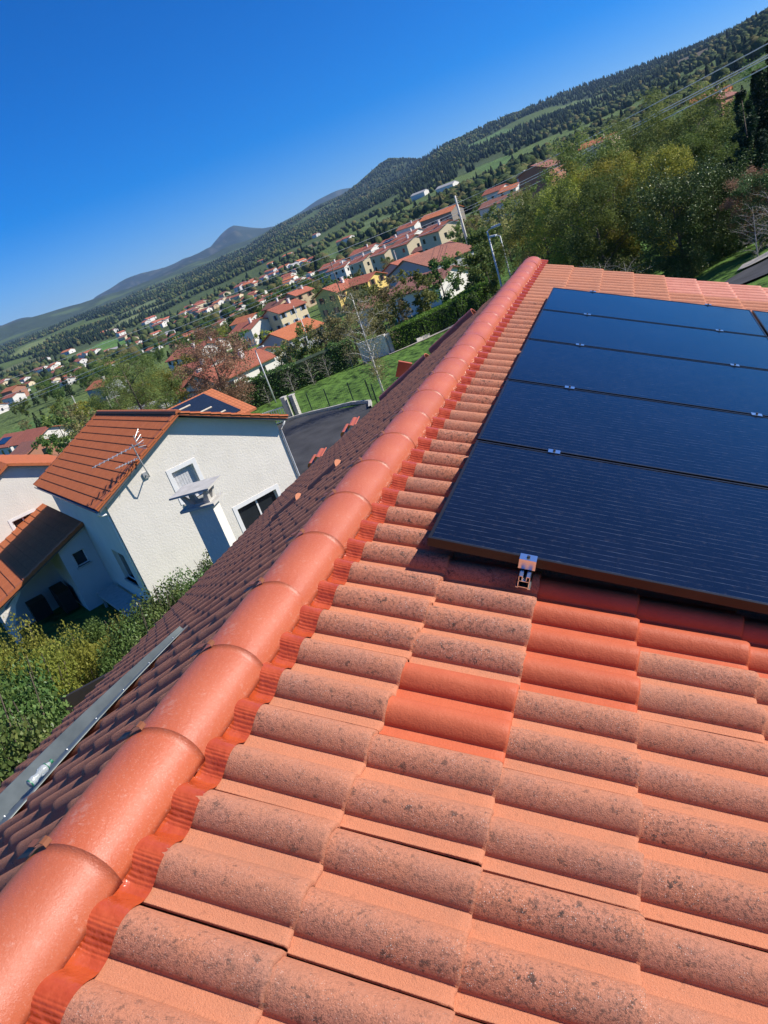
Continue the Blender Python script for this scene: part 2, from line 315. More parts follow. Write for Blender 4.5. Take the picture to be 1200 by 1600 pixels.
FIELDS=[
  [(-1626.4, 1574.2), (-1851.7, 1886.6), (-1804.8, 1984.1), (-1605.3, 1773.2), (-1529.6, 1594.4), (-1505.6, 1471.3)] ,
  [(-1198.7, 1126.7), (-1246.6, 1248.4), (-1108.7, 1152.6), (-1002.4, 1033.1), (-1069.3, 1031.1), (-1051.7, 982.0)] ,
  [(-813.5, 919.1), (-866.6, 1049.6), (-717.7, 920.9), (-592.9, 762.4), (-532.7, 667.6), (-571.3, 685.8), (-671.8, 772.3)] ,
  [(-1018.9, 1233.5), (-1181.8, 1503.1), (-1172.0, 1620.2), (-1111.2, 1622.4), (-1062.3, 1535.1), (-1073.7, 1487.2), (-977.5, 1301.3), (-961.3, 1222.6), (-988.2, 1215.2)] ,
  [(-872.0, 1491.9), (-877.3, 1609.4), (-798.4, 1582.2), (-705.0, 1503.8), (-752.7, 1718.0), (-692.7, 1597.5), (-727.1, 1602.5), (-743.8, 1567.8), (-824.0, 1635.3), (-921.7, 1723.9), (-949.0, 1646.8)] ,
  [(-602.7, 1328.6), (-561.9, 1343.5), (-493.9, 1162.9), (-536.2, 1182.4)] ,
  [(-322.5, 780.2), (-291.7, 753.5), (-242.7, 619.3), (-276.3, 672.4)] ,
  [(-477.9, 2318.3), (-330.6, 2346.4), (-270.3, 2152.5), (-234.7, 1809.6), (-373.5, 2185.2), (-447.0, 2256.6)] ,
  [(-235.0, 1267.8), (-177.5, 1219.6), (-157.6, 1148.5), (-143.5, 990.9), (-146.8, 937.3), (-177.3, 1026.8)] ,
  [(-125.7, 673.5), (-113.6, 743.4), (-101.7, 618.5), (-105.7, 586.4)] ,
  [(-84.2, 667.0), (-79.4, 772.8), (-65.3, 617.8), (-74.2, 616.5)] ,
  [(-182.5, 2274.5), (-123.6, 2363.4), (-23.5, 1966.2), (14.9, 1741.6), (49.6, 1524.4), (6.3, 1749.6), (-40.1, 1752.5), (-87.5, 1879.2)] ,
  [(-182.4, 159.3), (-196.2, 179.9), (-188.1, 185.4), (-177.4, 193.5), (-161.5, 174.0), (-165.1, 165.9), (-166.0, 158.8), (-159.2, 142.2)] ,
  [(-454.9, 413.4), (-595.7, 583.0), (-572.9, 600.7), (-452.5, 470.6), (-424.9, 423.5), (-484.3, 465.3), (-349.0, 320.4)] ,
  [(118.0, 2207.5), (148.3, 1937.6), (147.8, 1521.3), (124.4, 1452.2), (90.7, 1533.6)] ,
  [(-411.7, 1179.1), (-325.0, 1059.2), (-258.2, 952.1), (-246.4, 898.6), (-296.1, 959.4), (-346.6, 998.6)] ,
  [(-1209.4, 1513.0), (-1269.3, 1661.4), (-1247.2, 1752.5), (-1344.4, 1936.6), (-1392.2, 1905.9), (-1422.5, 1839.5)] ,
]
VILLAGE= [(-991.2, 1208.5), (-944.9, 1175.5), (-831.1, 1049.2), (-698.7, 886.3), (-845.1, 1144.5), (-851.1, 1168.1), (-624.2, 872.2), (-673.9, 936.1), (-665.7, 950.4), (-559.9, 822.1), (-558.5, 838.1), (-625.7, 941.1), (-676.2, 1034.9), (-604.0, 931.0), (-618.7, 972.6), (-635.4, 1008.2), (-526.9, 810.6), (-519.9, 814.0), (-514.1, 816.1), (-516.5, 842.6), (-527.5, 874.5), (-538.7, 907.7), (-587.6, 1000.8), (-510.9, 878.8), (-542.3, 972.1), (-573.2, 1041.3), (-560.3, 1046.5), (-493.6, 927.2), (-483.7, 849.4), (-384.3, 567.1), (-469.4, 676.1), (-409.9, 574.6), (-553.9, 757.6), (-524.5, 681.7), (-456.9, 601.6), (-570.3, 696.4), (-575.6, 712.0), (-387.4, 487.1), (-478.8, 608.1), (-651.2, 727.7), (-693.0, 788.5), (-682.2, 784.9), (-668.7, 781.8), (-904.7, 997.8), (-970.3, 1011.4), (-468.4, 515.1), (-518.2, 578.5), (-571.6, 674.6), (-589.2, 702.2), (-541.4, 627.4), (-483.8, 940.0), (-531.4, 1054.6), (-457.9, 915.4), (-432.4, 887.3), (-442.0, 924.3), (-415.0, 892.7), (-327.6, 684.5), (-413.9, 912.7), (-375.6, 844.5), (-359.1, 835.4), (-263.0, 533.5), (-287.0, 601.5), (-405.9, 749.2), (-292.9, 545.6), (-739.1, 1450.1), (-628.2, 1264.9), (-569.9, 1220.5), (-621.3, 1490.1), (-333.5, 890.9), (-349.8, 910.7)]

def inpoly(x,y,P):
    c=False;j=len(P)-1
    for i in range(len(P)):
        if (P[i][1]>y)!=(P[j][1]>y) and x<(P[j][0]-P[i][0])*(y-P[i][1])/(P[j][1]-P[i][1])+P[i][0]: c=not c
        j=i
    return c
FB=[(min(p[0] for p in P),max(p[0] for p in P),min(p[1] for p in P),max(p[1] for p in P)) for P in FIELDS]
def field(x,y):
    for k,P in enumerate(FIELDS):
        b=FB[k]
        if b[0]<=x<=b[1] and b[2]<=y<=b[3] and inpoly(x,y,P): return k
    return -1
FC=[(.20,.25,.09),(.15,.17,.08),(.12,.24,.055),(.20,.24,.10),(.20,.22,.11),(.26,.19,.12),(.14,.22,.07),(.13,.22,.07),(.12,.21,.06),(.11,.20,.05),(.13,.21,.06),(.15,.21,.08),(.10,.19,.05),(.10,.18,.05),(.16,.13,.09),(.15,.21,.08),(.17,.22,.09)]
GRASS=(.085,.17,.032);WOOD=(.045,.07,.03);MEAD=(.13,.19,.055);FARM=(.08,.115,.045)
def land():
    az=np.concatenate([np.arange(-180,-60,6),np.arange(-60,14,.2),np.arange(14,181,6)])
    rr=[0.5];r=4.0
    while r<9500: rr.append(r);r*=1.019 if r>25 else 1.09
    rr=np.array(rr);na=len(az);nr=len(rr)
    V=np.zeros((nr*na,3));col=np.zeros((nr*na,3));k=0
    for r in rr:
        for a in az:
            x=r*math.sin(rad(a));y=r*math.cos(rad(a));z=gz(x,y);V[k]=(x,y,z)
            n1=vn(x/40,y/40,1);n2=vn(x/260,y/260,2)
            if r<110: c=[GRASS[i]*(.8+.4*n1) for i in range(3)]
            elif r<1300:
                t=max(0,min(1,(r-110)/160));m=max(0,min(1,(n2-.38)*6)) ; c=[GRASS[i]*(1-t)+t*(MEAD[i]*m+FARM[i]*(1-m)) for i in range(3)]
            else:
                t=min(1,(r-1300)/500);m=max(0,min(1,(n2-(.63 if a<-22 else .74))*14))
                w=[WOOD[i]*(.7+.7*n1)*(1-m)+m*MEAD[i]*.8 for i in range(3)];c=[FARM[i]*(1-t)+t*w[i] for i in range(3)]
            f=field(x,y)
            if f>=0: c=[v*(.85+.3*n1) for v in FC[f]]
            if r>6200: c=(.035,.06,.055) if n1<.75 else (.10,.11,.09)
            col[k]=c;k+=1
    Q=[]
    ia=np.arange(na-1);
    for i in range(nr-1): b=i*na+ia;Q.append(np.stack([b,b+1,b+na+1,b+na],1))
    Q=np.concatenate(Q)
    m,t,b=nmat('ground_cover');c=attr(t,'cover','Color')
    n1=noise(t,.35,6,.7);n2=noise(t,6,5,.7);n3=noise(t,.02,8,.75)
    c=mixc(t,mth(t,'MULTIPLY',ramp(t,n2,.35,.7),.5),c,mixc(t,.5,c,(.10,.095,.04)));c=mixc(t,mth(t,'MULTIPLY',ramp(t,n1,.4,.7),.35),c,mixc(t,.6,c,(.02,.03,.012)))
    c=mixc(t,mth(t,'MULTIPLY',ramp(t,n3,.5,.62),.35),c,mixc(t,.5,c,(.02,.03,.015)))
    t.links.new(c,b.inputs['Base Color']);b.inputs['Roughness'].default_value=.95;b.inputs['Specular IOR Level'].default_value=.1
    bump(t,b,mth(t,'ADD',noise(t,3,6,.7),mth(t,'MULTIPLY',noise(t,.03,6,.7),60)),.12)
    o=npobj('terrain',V,Q[:,::-1],m,attrs={'cover':col});tag(o,kind='structure')
land()
def sheet(name,pts,wd,off,mat,step=1.5,kind='structure'):
    'a strip draped on the ground along a polyline'
    P=[Vector((x,y)) for x,y in pts];S=[]
    for a,b in zip(P[:-1],P[1:]):
        n=max(1,int((b-a).length/step))
        for i in range(n): S.append(a.lerp(b,i/n))
    S.append(P[-1]);V=[];Q=[];nw=6
    for i,p in enumerate(S):
        d=(S[min(i+1,len(S)-1)]-S[max(i-1,0)]).normalized();nn=Vector((d.y,-d.x))
        for j in range(nw+1):
            q=p+nn*wd*(j/nw-.5);V.append((q.x,q.y,gz(q.x,q.y)+off))
    for i in range(len(S)-1):
        for j in range(nw): a=i*(nw+1)+j;Q.append((a,a+1,a+nw+2,a+nw+1))
    o=npobj(name,np.array(V),np.array(Q),mat,smooth=False);return tag(o,kind=kind)
def area(name,poly,off,mat,step=1.0):
    xs=[p[0] for p in poly];ys=[p[1] for p in poly]
    bm=__import__('bmesh').new();f=bm.faces.new([bm.verts.new((x,y,0)) for x,y in poly])
    import bmesh
    bmesh.ops.triangulate(bm,faces=bm.faces[:])
    for _ in range(5): bmesh.ops.subdivide_edges(bm,edges=[e for e in bm.edges if e.calc_length()>step],cuts=1,use_grid_fill=True)
    for v in bm.verts: v.co.z=gz(v.co.x,v.co.y)+off
    bmesh.ops.recalc_face_normals(bm,faces=bm.faces[:])
    me=bpy.data.meshes.new(name);bm.to_mesh(me);me.materials.append(mat);o=link(bpy.data.objects.new(name,me));return tag(o,kind='structure')
ASPH=simple('asphalt',(.042,.042,.044),.85,0,.45,.7,.004,120)
GRAV=simple('pale_gravel',(.38,.35,.30),.95,0,.2,3,.01,60)
# road beyond the neighbour, seen between both houses
area('road',[(-31,47.6),(-28.7,50.3),(-24.3,49.2),(-20.2,47.3),(-18.4,44.2),(-15,36),(-9,20),(-13.5,19),(-20.6,34.6),(-24.5,40.5)],.07,ASPH)
def kerb(name,pts,w_,h,mat,label=None):
    mb=MB()
    S=[]
    for a,b in zip(pts[:-1],pts[1:]):
        a=Vector(a);b=Vector(b);n=max(1,int((b-a).length/1.2))
        S+=[a.lerp(b,i/n) for i in range(n)]
    S.append(Vector(pts[-1]))
    for a,b in zip(S[:-1],S[1:]):
        d=(b-a).normalized();n=Vector((d.y,-d.x))*w_/2;za=gz(a.x,a.y);zb=gz(b.x,b.y)
        P=[(a+n,za),(b+n,zb),(b-n,zb),(a-n,za)]
        mb.poly([(p.x,p.y,z+h) for p,z in P][::-1])
        mb.quad((P[0][0].x,P[0][0].y,za-.3),(P[1][0].x,P[1][0].y,zb-.3),(P[1][0].x,P[1][0].y,zb+h),(P[0][0].x,P[0][0].y,za+h))
        mb.quad((P[2][0].x,P[2][0].y,zb-.3),(P[3][0].x,P[3][0].y,za-.3),(P[3][0].x,P[3][0].y,za+h),(P[2][0].x,P[2][0].y,zb+h))
    return obj(name,mb,mat)
tag(kerb('kerb',[(-28.6,50.6),(-26.2,50.2),(-24.2,49.6),(-22.2,49.2),(-20.1,47.6),(-19.4,45.6)],.22,.22,CONC),kind='structure')
tag(kerb('kerb',[(-21.0,35.2),(-17,28.2),(-13,20)],.3,.28,CONC),kind='structure')
sheet('path',[(-25.2,68.0),(-21.5,69.5),(-18.2,72.5),(-15,78),(-12.5,88)],2.2,.06,GRAV)
# lane climbing past the trees on the right
area('road',[(0.5,33.5),(7,31.5),(16,30),(16,35.5),(8,36.2),(3.5,36.6)],.08,ASPH)
area('verge',[(3.2,37.2),(8,36.8),(16,36),(16,39),(8,39.4),(3.6,38.6)],.10,GRAV)
sheet('road',[(-440,470),(-395,452),(-372,420),(-355,385),(-330,350),(-300,335)],7,.5,simple('pale_road',(.30,.30,.29),.9))
# white lane climbing through the village
sheet('road',[(-610,915),(-540,900),(-470,905),(-395,880)],9,1.0,GRAV,8)
# ------------------------------------------------------------------ the roof the camera stands on
PR=rad(22.8);PL=rad(26.5);DR=np.array([math.cos(PR),0,-math.sin(PR)]);NR=np.array([math.sin(PR),0,math.cos(PR)])
DL=np.array([-math.cos(PL),0,-math.sin(PL)]);NL=np.array([-math.sin(PL),0,math.cos(PL)]);EY=np.array([0,1.,0])
RIDGE=np.array([-1.374,0,-1.05]);O_R=-1.5*NR;TW=.3165;GA=.3445
HX,HY,HZ=-1.374,2.0,-7.0
def prof(v):
    'double-roll profile, v in metres from the interlock line'
    h=np.zeros_like(v);d=np.zeros_like(v)
    for a in (0.0,.158):
        t=(v-a)/.114;k=(t>0)&(t<1);h=np.where(k,.050*np.sin(np.pi*np.clip(t,0,1)**1.2)**.62,h)
        d=np.where(k,np.clip(.15+t/.8,0,1)*np.clip(t/.06,0,1)*np.clip((1-t)/.035,0,1),d)
    h=h+np.where(v>.303,.004*np.clip((v-.303)/.006,0,1),0)
    return h,np.clip(d,0,1)
def tiles(name,mat,parent,O,DS,DY,NN,rows,s0,cols,y0,vdir=-1,nv=33,tw=TW,ga=GA,jit=1.0,skip=None,only=None,off=(0,0,0),lift=.017,rough=1.0,pf=prof,vscale=1.0,smooth=True):
    S=np.array([-.05,.2,.45,.7,.90,.975,1.0,1.0]);ns=len(S)
    vv=np.linspace(0,tw-.0048,nv)
    if pf is prof and nv>20:
        tt=np.array([0,.02,.06,.13,.22,.33,.45,.57,.69,.79,.87,.93,.965,.99,1.0,1.03]);vv=np.concatenate([tt*.114,[.128,.14,.15],.158+tt*.114,[.285,.298,.303,.309,tw-.0048]])
    vv=np.concatenate([[vv[0]],vv,[vv[-1]]]);nvv=len(vv)
    Vs=[];Qs=[];D=[];Tn=[];base=0
    h0,d0=pf(vv*vscale);drop=np.zeros(nvv);drop[0]=drop[-1]=-.018
    for i in rows:
        for j in cols:
            if skip and skip(i,j): continue
            if only and not only(i,j): continue
            r=np.random.default_rng((i+50)*977+(j+50)*131);tz=(r.random()-.5)*.003*jit;ts=(r.random()-.5)*.005*jit;ty=(r.random()-.5)*.003*jit;tn=r.random();tr=(r.random()-.5)*.006*jit
            s=(S*ga)[:,None]*np.ones(nvv)[None,:]
            lip=(np.sin(vv*61+r.random()*6)*.0016+np.sin(vv*147+r.random()*6)*.0012+(r.random(nvv)-.5)*.0022)*rough
            s=s+ts+np.where(S[:,None]>.93,lip[None,:],0)
            z=lift*S[:,None]+h0[None,:]+drop[None,:]+tz
            z=z+np.where(S[:,None]==1.0,-.0035,0);z[-1,:]-=.016
            z=z+(r.random((ns,nvv))-.5)*.0009*rough
            y=(y0+j*tw*(-vdir))+vdir*vv[None,:]+ty+tr*S[:,None]
            P=O+(s0+i*ga+s)[...,None]*DS+y[...,None]*DY+z[...,None]*NN
            Vs.append(P.reshape(-1,3));dd=np.tile(d0,(ns,1));dd[:,0]=dd[:,-1]=3;dd[-1,:]=.6;D.append(dd.reshape(-1));Tn.append(np.full(ns*nvv,tn))
            a=np.arange(ns-1)[:,None]*nvv+np.arange(nvv-1)[None,:]+base;Qs.append(np.stack([a,a+1,a+nvv+1,a+nvv],-1).reshape(-1,4));base+=ns*nvv
    V=np.concatenate(Vs)-np.array(off);Q=np.concatenate(Qs)
    if smooth=='auto': smooth=True
    nrm=np.cross(V[Q[0][1]]-V[Q[0][0]],V[Q[0][3]]-V[Q[0][0]])
    qc=Q[len(Q)//2];nrm=np.cross(V[qc[1]]-V[qc[0]],V[qc[3]]-V[qc[0]])
    if nrm@np.array(NN)<0: Q=Q[:,::-1]
    o=npobj(name,V,Q,mat,parent,attrs={'dirt_gap_shade':np.concatenate(D),'tint':np.concatenate(Tn)})
    return o
home=thing('house','house in the foreground with a weathered orange double-roll tiled roof carrying solar panels','house',(HX,HY,HZ))
OFF=(HX,HY,HZ)
S0=-.3374-GA-.02
Y0=.803
jr=range(-9,28)   # tiles along the ridge (y = Y0 + j*TW)
rows=range(0,15)
def is_new(i,j): return (i,j) in {(1,3),(2,4),(2,5),(3,5),(4,5),(5,5),(3,6)} or (i>=5 and j==4 and i<7)
def is_salmon(i,j): return j>=25 and i>=4 or (j>=24 and i>=7)
def is_pale(i,j): return j>=21 and not is_salmon(i,j)
rs=tiles('tiled_slope',TILE_OLD,home,O_R,DR,EY,NR,rows,S0,jr,Y0,skip=lambda i,j:is_new(i,j) or is_salmon(i,j) or is_pale(i,j),off=OFF)
rs['label']='weathered orange tiles with dark lichen specks'
o=tiles('replacement_tiles',TILE_NEW,home,O_R,DR,EY,NR,rows,S0,jr,Y0,only=is_new,off=OFF,jit=.5,rough=.3);o['label']='smooth bright new tiles among the weathered ones'
o=tiles('verge_slope',TILE_SALMON,home,O_R,DR,EY,NR,rows,S0,jr,Y0,only=is_salmon,off=OFF,jit=.6,rough=.3);o['label']='smooth salmon tiles along the far edge'
o=tiles('verge_slope',TILE_PALE,home,O_R,DR,EY,NR,rows,S0,jr,Y0,only=is_pale,off=OFF);o['label']='pale orange tiles near the far end of the ridge'
O_L=RIDGE-.012*NL
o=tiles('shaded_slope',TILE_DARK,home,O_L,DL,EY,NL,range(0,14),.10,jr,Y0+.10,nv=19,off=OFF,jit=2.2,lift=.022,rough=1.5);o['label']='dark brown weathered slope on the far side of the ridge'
# deck under the tiles, walls
LR=15*GA+S0-.02;mb=MB()
a=O_R+DR*(-.80)-.035*NR;b=O_R+DR*LR-.035*NR;c=RIDGE+DL*4.90-.045*NL;ya,yb=-2.1,9.60
q=lambda P,y,dz=0:(P[0],y,P[2]+dz)
top=RIDGE-np.array([0,0,.06])
mb.prism([q(top,ya),q(b,ya),q(b,ya,-.12),q(top,ya,-.14),q(c,ya,-.12),q(c,ya)],(0,yb-ya,0))
obj('roof_deck',mb,simple('roof_timber',(.16,.09,.06),.8),home,off=OFF)
mb=MB();mb.prism([(c[0]+.45,ya+.4,-8.5),(c[0]+.45,ya+.4,c[2]+.05),(top[0],ya+.4,top[2]-.15),(b[0]-.45,ya+.4,b[2]+.0),(b[0]-.45,ya+.4,-8.5)],(0,yb-ya-.8,0));obj('wall',mb,PALE,home,off=OFF)
# gutter along the left eave
mb=MB();gx,gzv=c[0]-.02,c[2]-.03
pr=[(gx+.0,gzv),(gx-.005,gzv-.07),(gx-.05,gzv-.11),(gx-.10,gzv-.09),(gx-.125,gzv-.02),(gx-.12,gzv-.02),(gx-.095,gzv-.082),(gx-.05,gzv-.10),(gx-.01,gzv-.065),(gx+.006,gzv)]
mb.prism([(x,ya,z) for x,z in pr],(0,yb-ya,0));obj('gutter',mb,simple('pale_gutter',(.55,.54,.50),.5),home,off=OFF)
# ridge membrane with pleats
ny=int((9.66+1.2)/.0016);ys=np.linspace(-1.2,9.66,ny);xs=np.array([0,.02,.05,.085,.118,.15,.165])
v=np.mod(Y0-ys,TW);hp,_=prof(v);kw=19;hp=np.convolve(np.pad(hp,kw//2,mode='edge'),np.ones(kw)/kw,'valid')*.92
slopev=np.gradient(hp,ys);mask=np.clip(slopev*2.2-.2,0,1)+.06
pl=(np.abs(np.sin(ys*np.pi/.0082))**.6-.5)*.0026*mask
zz=[];P=[]
for k,x in enumerate(xs):
    s=-.86+x+.012;bl=min(1,x/.11);hh=hp*bl*.92+.010+.045*(1-bl)+pl*min(1,x/.04)
    P.append(O_R[None,:]+s*DR[None,:]+ys[:,None]*EY[None,:]+hh[:,None]*NR[None,:])
V=np.stack(P,1).reshape(-1,3)-np.array(OFF);nx=len(xs)
a_=np.arange(ny-1)[:,None]*nx+np.arange(nx-1)[None,:];Q=np.stack([a_,a_+1,a_+nx+1,a_+nx],-1).reshape(-1,4)
mem=npobj('ridge_membrane',V,Q,MEMB,home);mem['label']='glossy orange pleated membrane under the ridge tiles'
# first half course of tiles beside the membrane is covered by row -1 above
# ridge caps
def cap_mesh():
    L=.405;nL=12;nA=29;V=[];Q=[]
    for shell in (0,1):
        for i in range(nL+1):
            t=i/nL;y=t*L;k=1+.022*t+ (.005 if t>.955 else 0)
            if shell: k-=.10
            for j in range(nA):
                an=rad(-88+176*j/(nA-1));x=math.sin(an)*.119*k;z=(math.cos(an)**.8)*.118*k-.050
                if t==1.0 and not shell: z-=.003;y=L-.002
                V.append((x,y,z))
    for sft in (0,1):
        b0=sft*(nL+1)*nA
        for i in range(nL):
            for j in range(nA-1): a=b0+i*nA+j;f=(a,a+1,a+nA+1,a+nA);Q.append(f if sft else f[::-1])
    B=(nL+1)*nA
    for j in range(nA-1): 
        a=nL*nA+j;Q.append((a+1,a,a+B,a+1+B)[::-1]);Q.append((j,j+1,j+1+B,j+B)[::-1])
    for i in range(nL):
        for j in (0,nA-1): a=i*nA+j;Q.append((a,a+nA,a+nA+B,a+B) if j else (a,a+B,a+nA+B,a+nA))
    me=npobj('ridge_tile',np.array(V),np.array(Q),CAP).data
    return me
capme=cap_mesh();bpy.data.objects.remove(bpy.data.objects['ridge_tile'])
mb=MB();n=9;cv=[(-.055+.02*0,0,.0),(-.03,0,.002),(-.012,0,.012),(.0,0,.016),(.010,0,.012),(.014,0,.0)]
for (x0,_,z0),(x1,_,z1) in zip(cv[:-1],cv[1:]):
    mb.box(0,1,0,1,0,1) if 0 else mb.prism([(x0,-.012,z0),(x1,-.012,z1),(x1,-.012,z1+.002),(x0,-.012,z0+.002)],(0,.026,0))
mb2=MB();mb2.poly([(-.062,-.010,.0),(-.020,-.012,.001),(-.012,.012,.001),(-.05,.02,.0)])
kcap=0
for k in range(-8,25):
    yj=.8217+.3595*k
    o=link(bpy.data.objects.new('ridge_tile',capme),home);r=random.random
    o.location=(RIDGE[0]-HX+(r()-.5)*.006,yj-.405-HY,RIDGE[2]-HZ+.026+(r()-.5)*.004);o.rotation_euler=(rad(.25)+(r()-.5)*.008,(r()-.5)*.03,(r()-.5)*.010)
    c_=MB();c_.v=[(a*.8,b*.8,c2*.8) for a,b,c2 in mb.v];c_.f=list(mb.f);c_.m=list(mb.m)
    cl=obj('ridge_clip',c_,BROWNMETAL,o);cl.location=(-.026,.398,.071)
    hl=obj('clip_slot',mb2,BLACK,cl);hl.location=(-.006,-.016,-.0035);hl.rotation_euler=(0,rad(-14),0)
    if k>-8: pass
    hl.parent=o;hl.location=(-.038,.380,.0700);hl.name='clip_slot'
# --------------------------------------------------- solar array
PS0,PS1=-.4371,1.3250;PY0=2.2876;PW=1.0176;PT=.15
AP=O_R+DR*PS0+EY*PY0+NR*PT
arr=thing('solar_array','black-framed blue solar panels clamped on aluminium rails over the tiled roof','solar array',tuple(AP));arr.rotation_euler=(0,PR,0)
def panel(i,k,label):
    L,W,H,f=1.755,.998,.035,.011
    mb=MB();mb.box(0,L,0,f,-H,0);mb.box(0,L,W-f,W,-H,0);mb.box(0,f,f,W-f,-H,0);mb.box(L-f,L,f,W-f,-H,0);mb.box(f,L-f,f,W-f,-.012,-.009);o=obj('solar_panel',mb,FRAME,arr);o.location=(k*1.775,i*PW,0)
    if label:o['label']=label
    mb=MB();mb.box(f,L-f,f,W-f,-.008,-.0025);obj('cell_sheet',mb,CELLS,o)
LB=['panel nearest the camera','','','','panel at the far end of the row']
for i in range(5): panel(i,0,LB[i])
for i in range(2,5): panel(i,1,'panel cut by the right picture edge' if i<4 else 'corner panel at the far right')
for n,s in enumerate((-.068,.962,2.2)):
    ye=PY0+5*PW+.06;ys_=PY0-(.075 if n==0 else .02) if n<2 else PY0+2*PW;Ln=ye-ys_
    w,h,t=.020,.046,.0028
    mb=MB()
    for a in ((-w,-w+t,-h,0),(w-t,w,-h,0),(-w,w,-h-.0,-h+t),(-w,-.007,-t,0),(.007,w,-t,0),(-.009,-.009+t,-.016,-t),(.009-t,.009,-.016,-t),(-w,w,-h*.42-t,-h*.42),(-w-.006,-w+.004,-h-.004,-h),(w-.004,w+.006,-h-.004,-h)): mb.box(a[0],a[1],0,Ln,a[2],a[3])
    o=obj('mounting_rail',mb,ALU,arr);o.location=(s-PS0,ys_-PY0,-.035)
    for i in range(0,6):
        yc=PY0+i*PW-.010-ys_
        if (n==2 and i<3) or (n==1 and i==0): continue
        mb=MB()
        if i==0:
            yc=PY0-.012-ys_
            mb.box(-.030,.030,yc-.020,yc+.022,.0375,.0415);mb.box(-.030,.030,yc-.020,yc-.0165,.004,.0375);mb.box(-.030,.030,yc-.016,yc+.010,.004,.007)
        else: mb.box(-.028,.028,yc-.020,yc+.020,.0362,.0392);mb.box(-.006,.006,yc-.0095,yc+.0095,.012,.0362)
        k=len(mb.f);mb.tube([(0,yc,.0393),(0,yc,.0475)],.0065,6,m=1);mb.tube([(0,yc,-.012),(0,yc,.036)],.004,6,m=1)
        cl=obj('end_clamp' if i==0 else 'mid_clamp',mb,[ALU,BLACK],o)
    for kk in range(int(Ln/1.2)+1):
        mb=MB();yy=.12+kk*1.2;mb.box(-.016,.016,yy,yy+.03,-h-.055,-h-.0045);mb.box(-.016,.05,yy,yy+.03,-h-.062,-h-.055);obj('roof_hook',mb,ALU,o)
# --------------------------------------------------- things lying on the shaded slope
def onL(s,y,z=0): 
    P=RIDGE+DL*s+EY*y+NL*z;return Vector(P)
def lp(x,y,z=0): return onL(x/math.cos(PL),y,z)
# bent zinc sheet
t=thing('metal_flashing','bent grey zinc flashing strip lying loose on the dark side of the roof','metal sheet',tuple(lp(1.6,2.3,.05)))
A=np.array([1.40,2.98]);B=np.array([1.66,1.22]);nseg=24;V=[];Q=[]
D=(B-A)/np.linalg.norm(B-A);Nn=np.array([D[1],-D[0]]) 
if Nn[0]<0: Nn=-Nn
prf=[(0,.0),(.02,.010),(.05,.004),(.17,.002),(.20,.012),(.215,.012),(.26,.006),(.34,.008),(.365,.095),(.372,.097)]
for i in range(nseg+1):
    u_=i/nseg;c0=A+(B-A)*u_;tap=min(1,.22+1.6*u_)
    for (a_2,h) in prf:
        q_=c0+Nn*(a_2*.66*tap);V.append(tuple(lp(q_[0],q_[1],.052+h*min(1,.3+u_)+.01*math.sin(u_*5))-Vector(t.location)))
for i in range(nseg):
    for j in range(len(prf)-1): a=i*len(prf)+j;Q.append((a,a+1,a+len(prf)+1,a+len(prf)))
o=npobj('sheet',np.array(V),np.array(Q),ZINC,t,smooth=False);so_=o.modifiers.new('thickness','SOLIDIFY');so_.thickness=.0015
mb=MB()
for i in range(9):
    c0=A+(B-A)*(i+.5)/9+Nn*.12*min(1,.22+1.6*(i+.5)/9);p=lp(c0[0],c0[1],.062)-Vector(t.location);mb.tube([p,p+Vector(NL)*.006],.005,6)
obj('rivet',mb,ALU,t)['kind']='stuff'
# plastic bottle
P=lp(1.62,1.93,.085);t=thing('plastic_bottle','small clear plastic bottle with green bands lying in the zinc strip','bottle',tuple(P));t.scale=(.68,.68,.68)
ax=(lp(A[0],A[1])-lp(B[0],B[1])).normalized()
pts=[(-.11,.0),(-.108,.022),(-.10,.029),(-.06,.031),(-.035,.022),(-.02,.022),(.0,.033),(.03,.035),(.055,.026),(.075,.014),(.09,.012)]
mb=MB();mb.tube([ax*a for a,_ in pts],[max(.002,r_) for _,r_ in pts],16)
m,tt,b=nmat('clear_plastic');b.inputs['Base Color'].default_value=(.62,.68,.70,1);b.inputs['Roughness'].default_value=.12;b.inputs['Transmission Weight'].default_value=.5;bump(tt,b,noise(tt,60,2),.002)
obj('bottle_body',mb,m,t,True);GRN=simple('green_plastic',(.01,.16,.08),.4)
mb=MB();mb.tube([ax*.088,ax*.108],[.015,.015],12);obj('cap',mb,GRN,t)
obj('band',MB().tube([ax*-.100,ax*-.092],[.0315,.0315],14),GRN,t);obj('band',MB().tube([ax*.050,ax*.056],[.031,.030],14),GRN,t)
# loose tiles lying on the dark slope and along its far edge
def half_tile(L,r,th=.012,n=12,sp=88):
    mb=MB();
    for i in range(n):
        a0=rad(-sp+2*sp*i/n);a1=rad(-sp+2*sp*(i+1)/n)
        p=lambda a,rr,y,t_=1:(math.sin(a)*rr,y,math.cos(a)*rr-r*.3)
        mb.prism([p(a0,r,0),p(a1,r,0),p(a1,r-th,0),p(a0,r-th,0)],(0,L,0))
    if sp<80:
        for yy in (-.001,L+.001): mb.poly([(math.sin(rad(-sp+2*sp*i/n))*(r+.001),yy,math.cos(rad(-sp+2*sp*i/n))*(r+.001)-r*.3) for i in range(n+1)])
    return mb
def lay(name,label,x,y,z,L,r,mat,hd,cat='roof tile',tilt=0):
    o=obj(name,half_tile(L,r,sp=88 if mat is CAP else 72),mat,smooth=False);o.location=lp(x,y,z);e=NL
    zax=Vector(NL);d=Vector(DL)*math.cos(hd)+Vector(EY)*math.sin(hd);d=(d+zax*tilt).normalized();xax=d.cross(zax).normalized();zax=xax.cross(d)
    M=Matrix((xax,d,zax)).transposed();o.rotation_euler=M.to_euler();tag(o,label,cat);return o
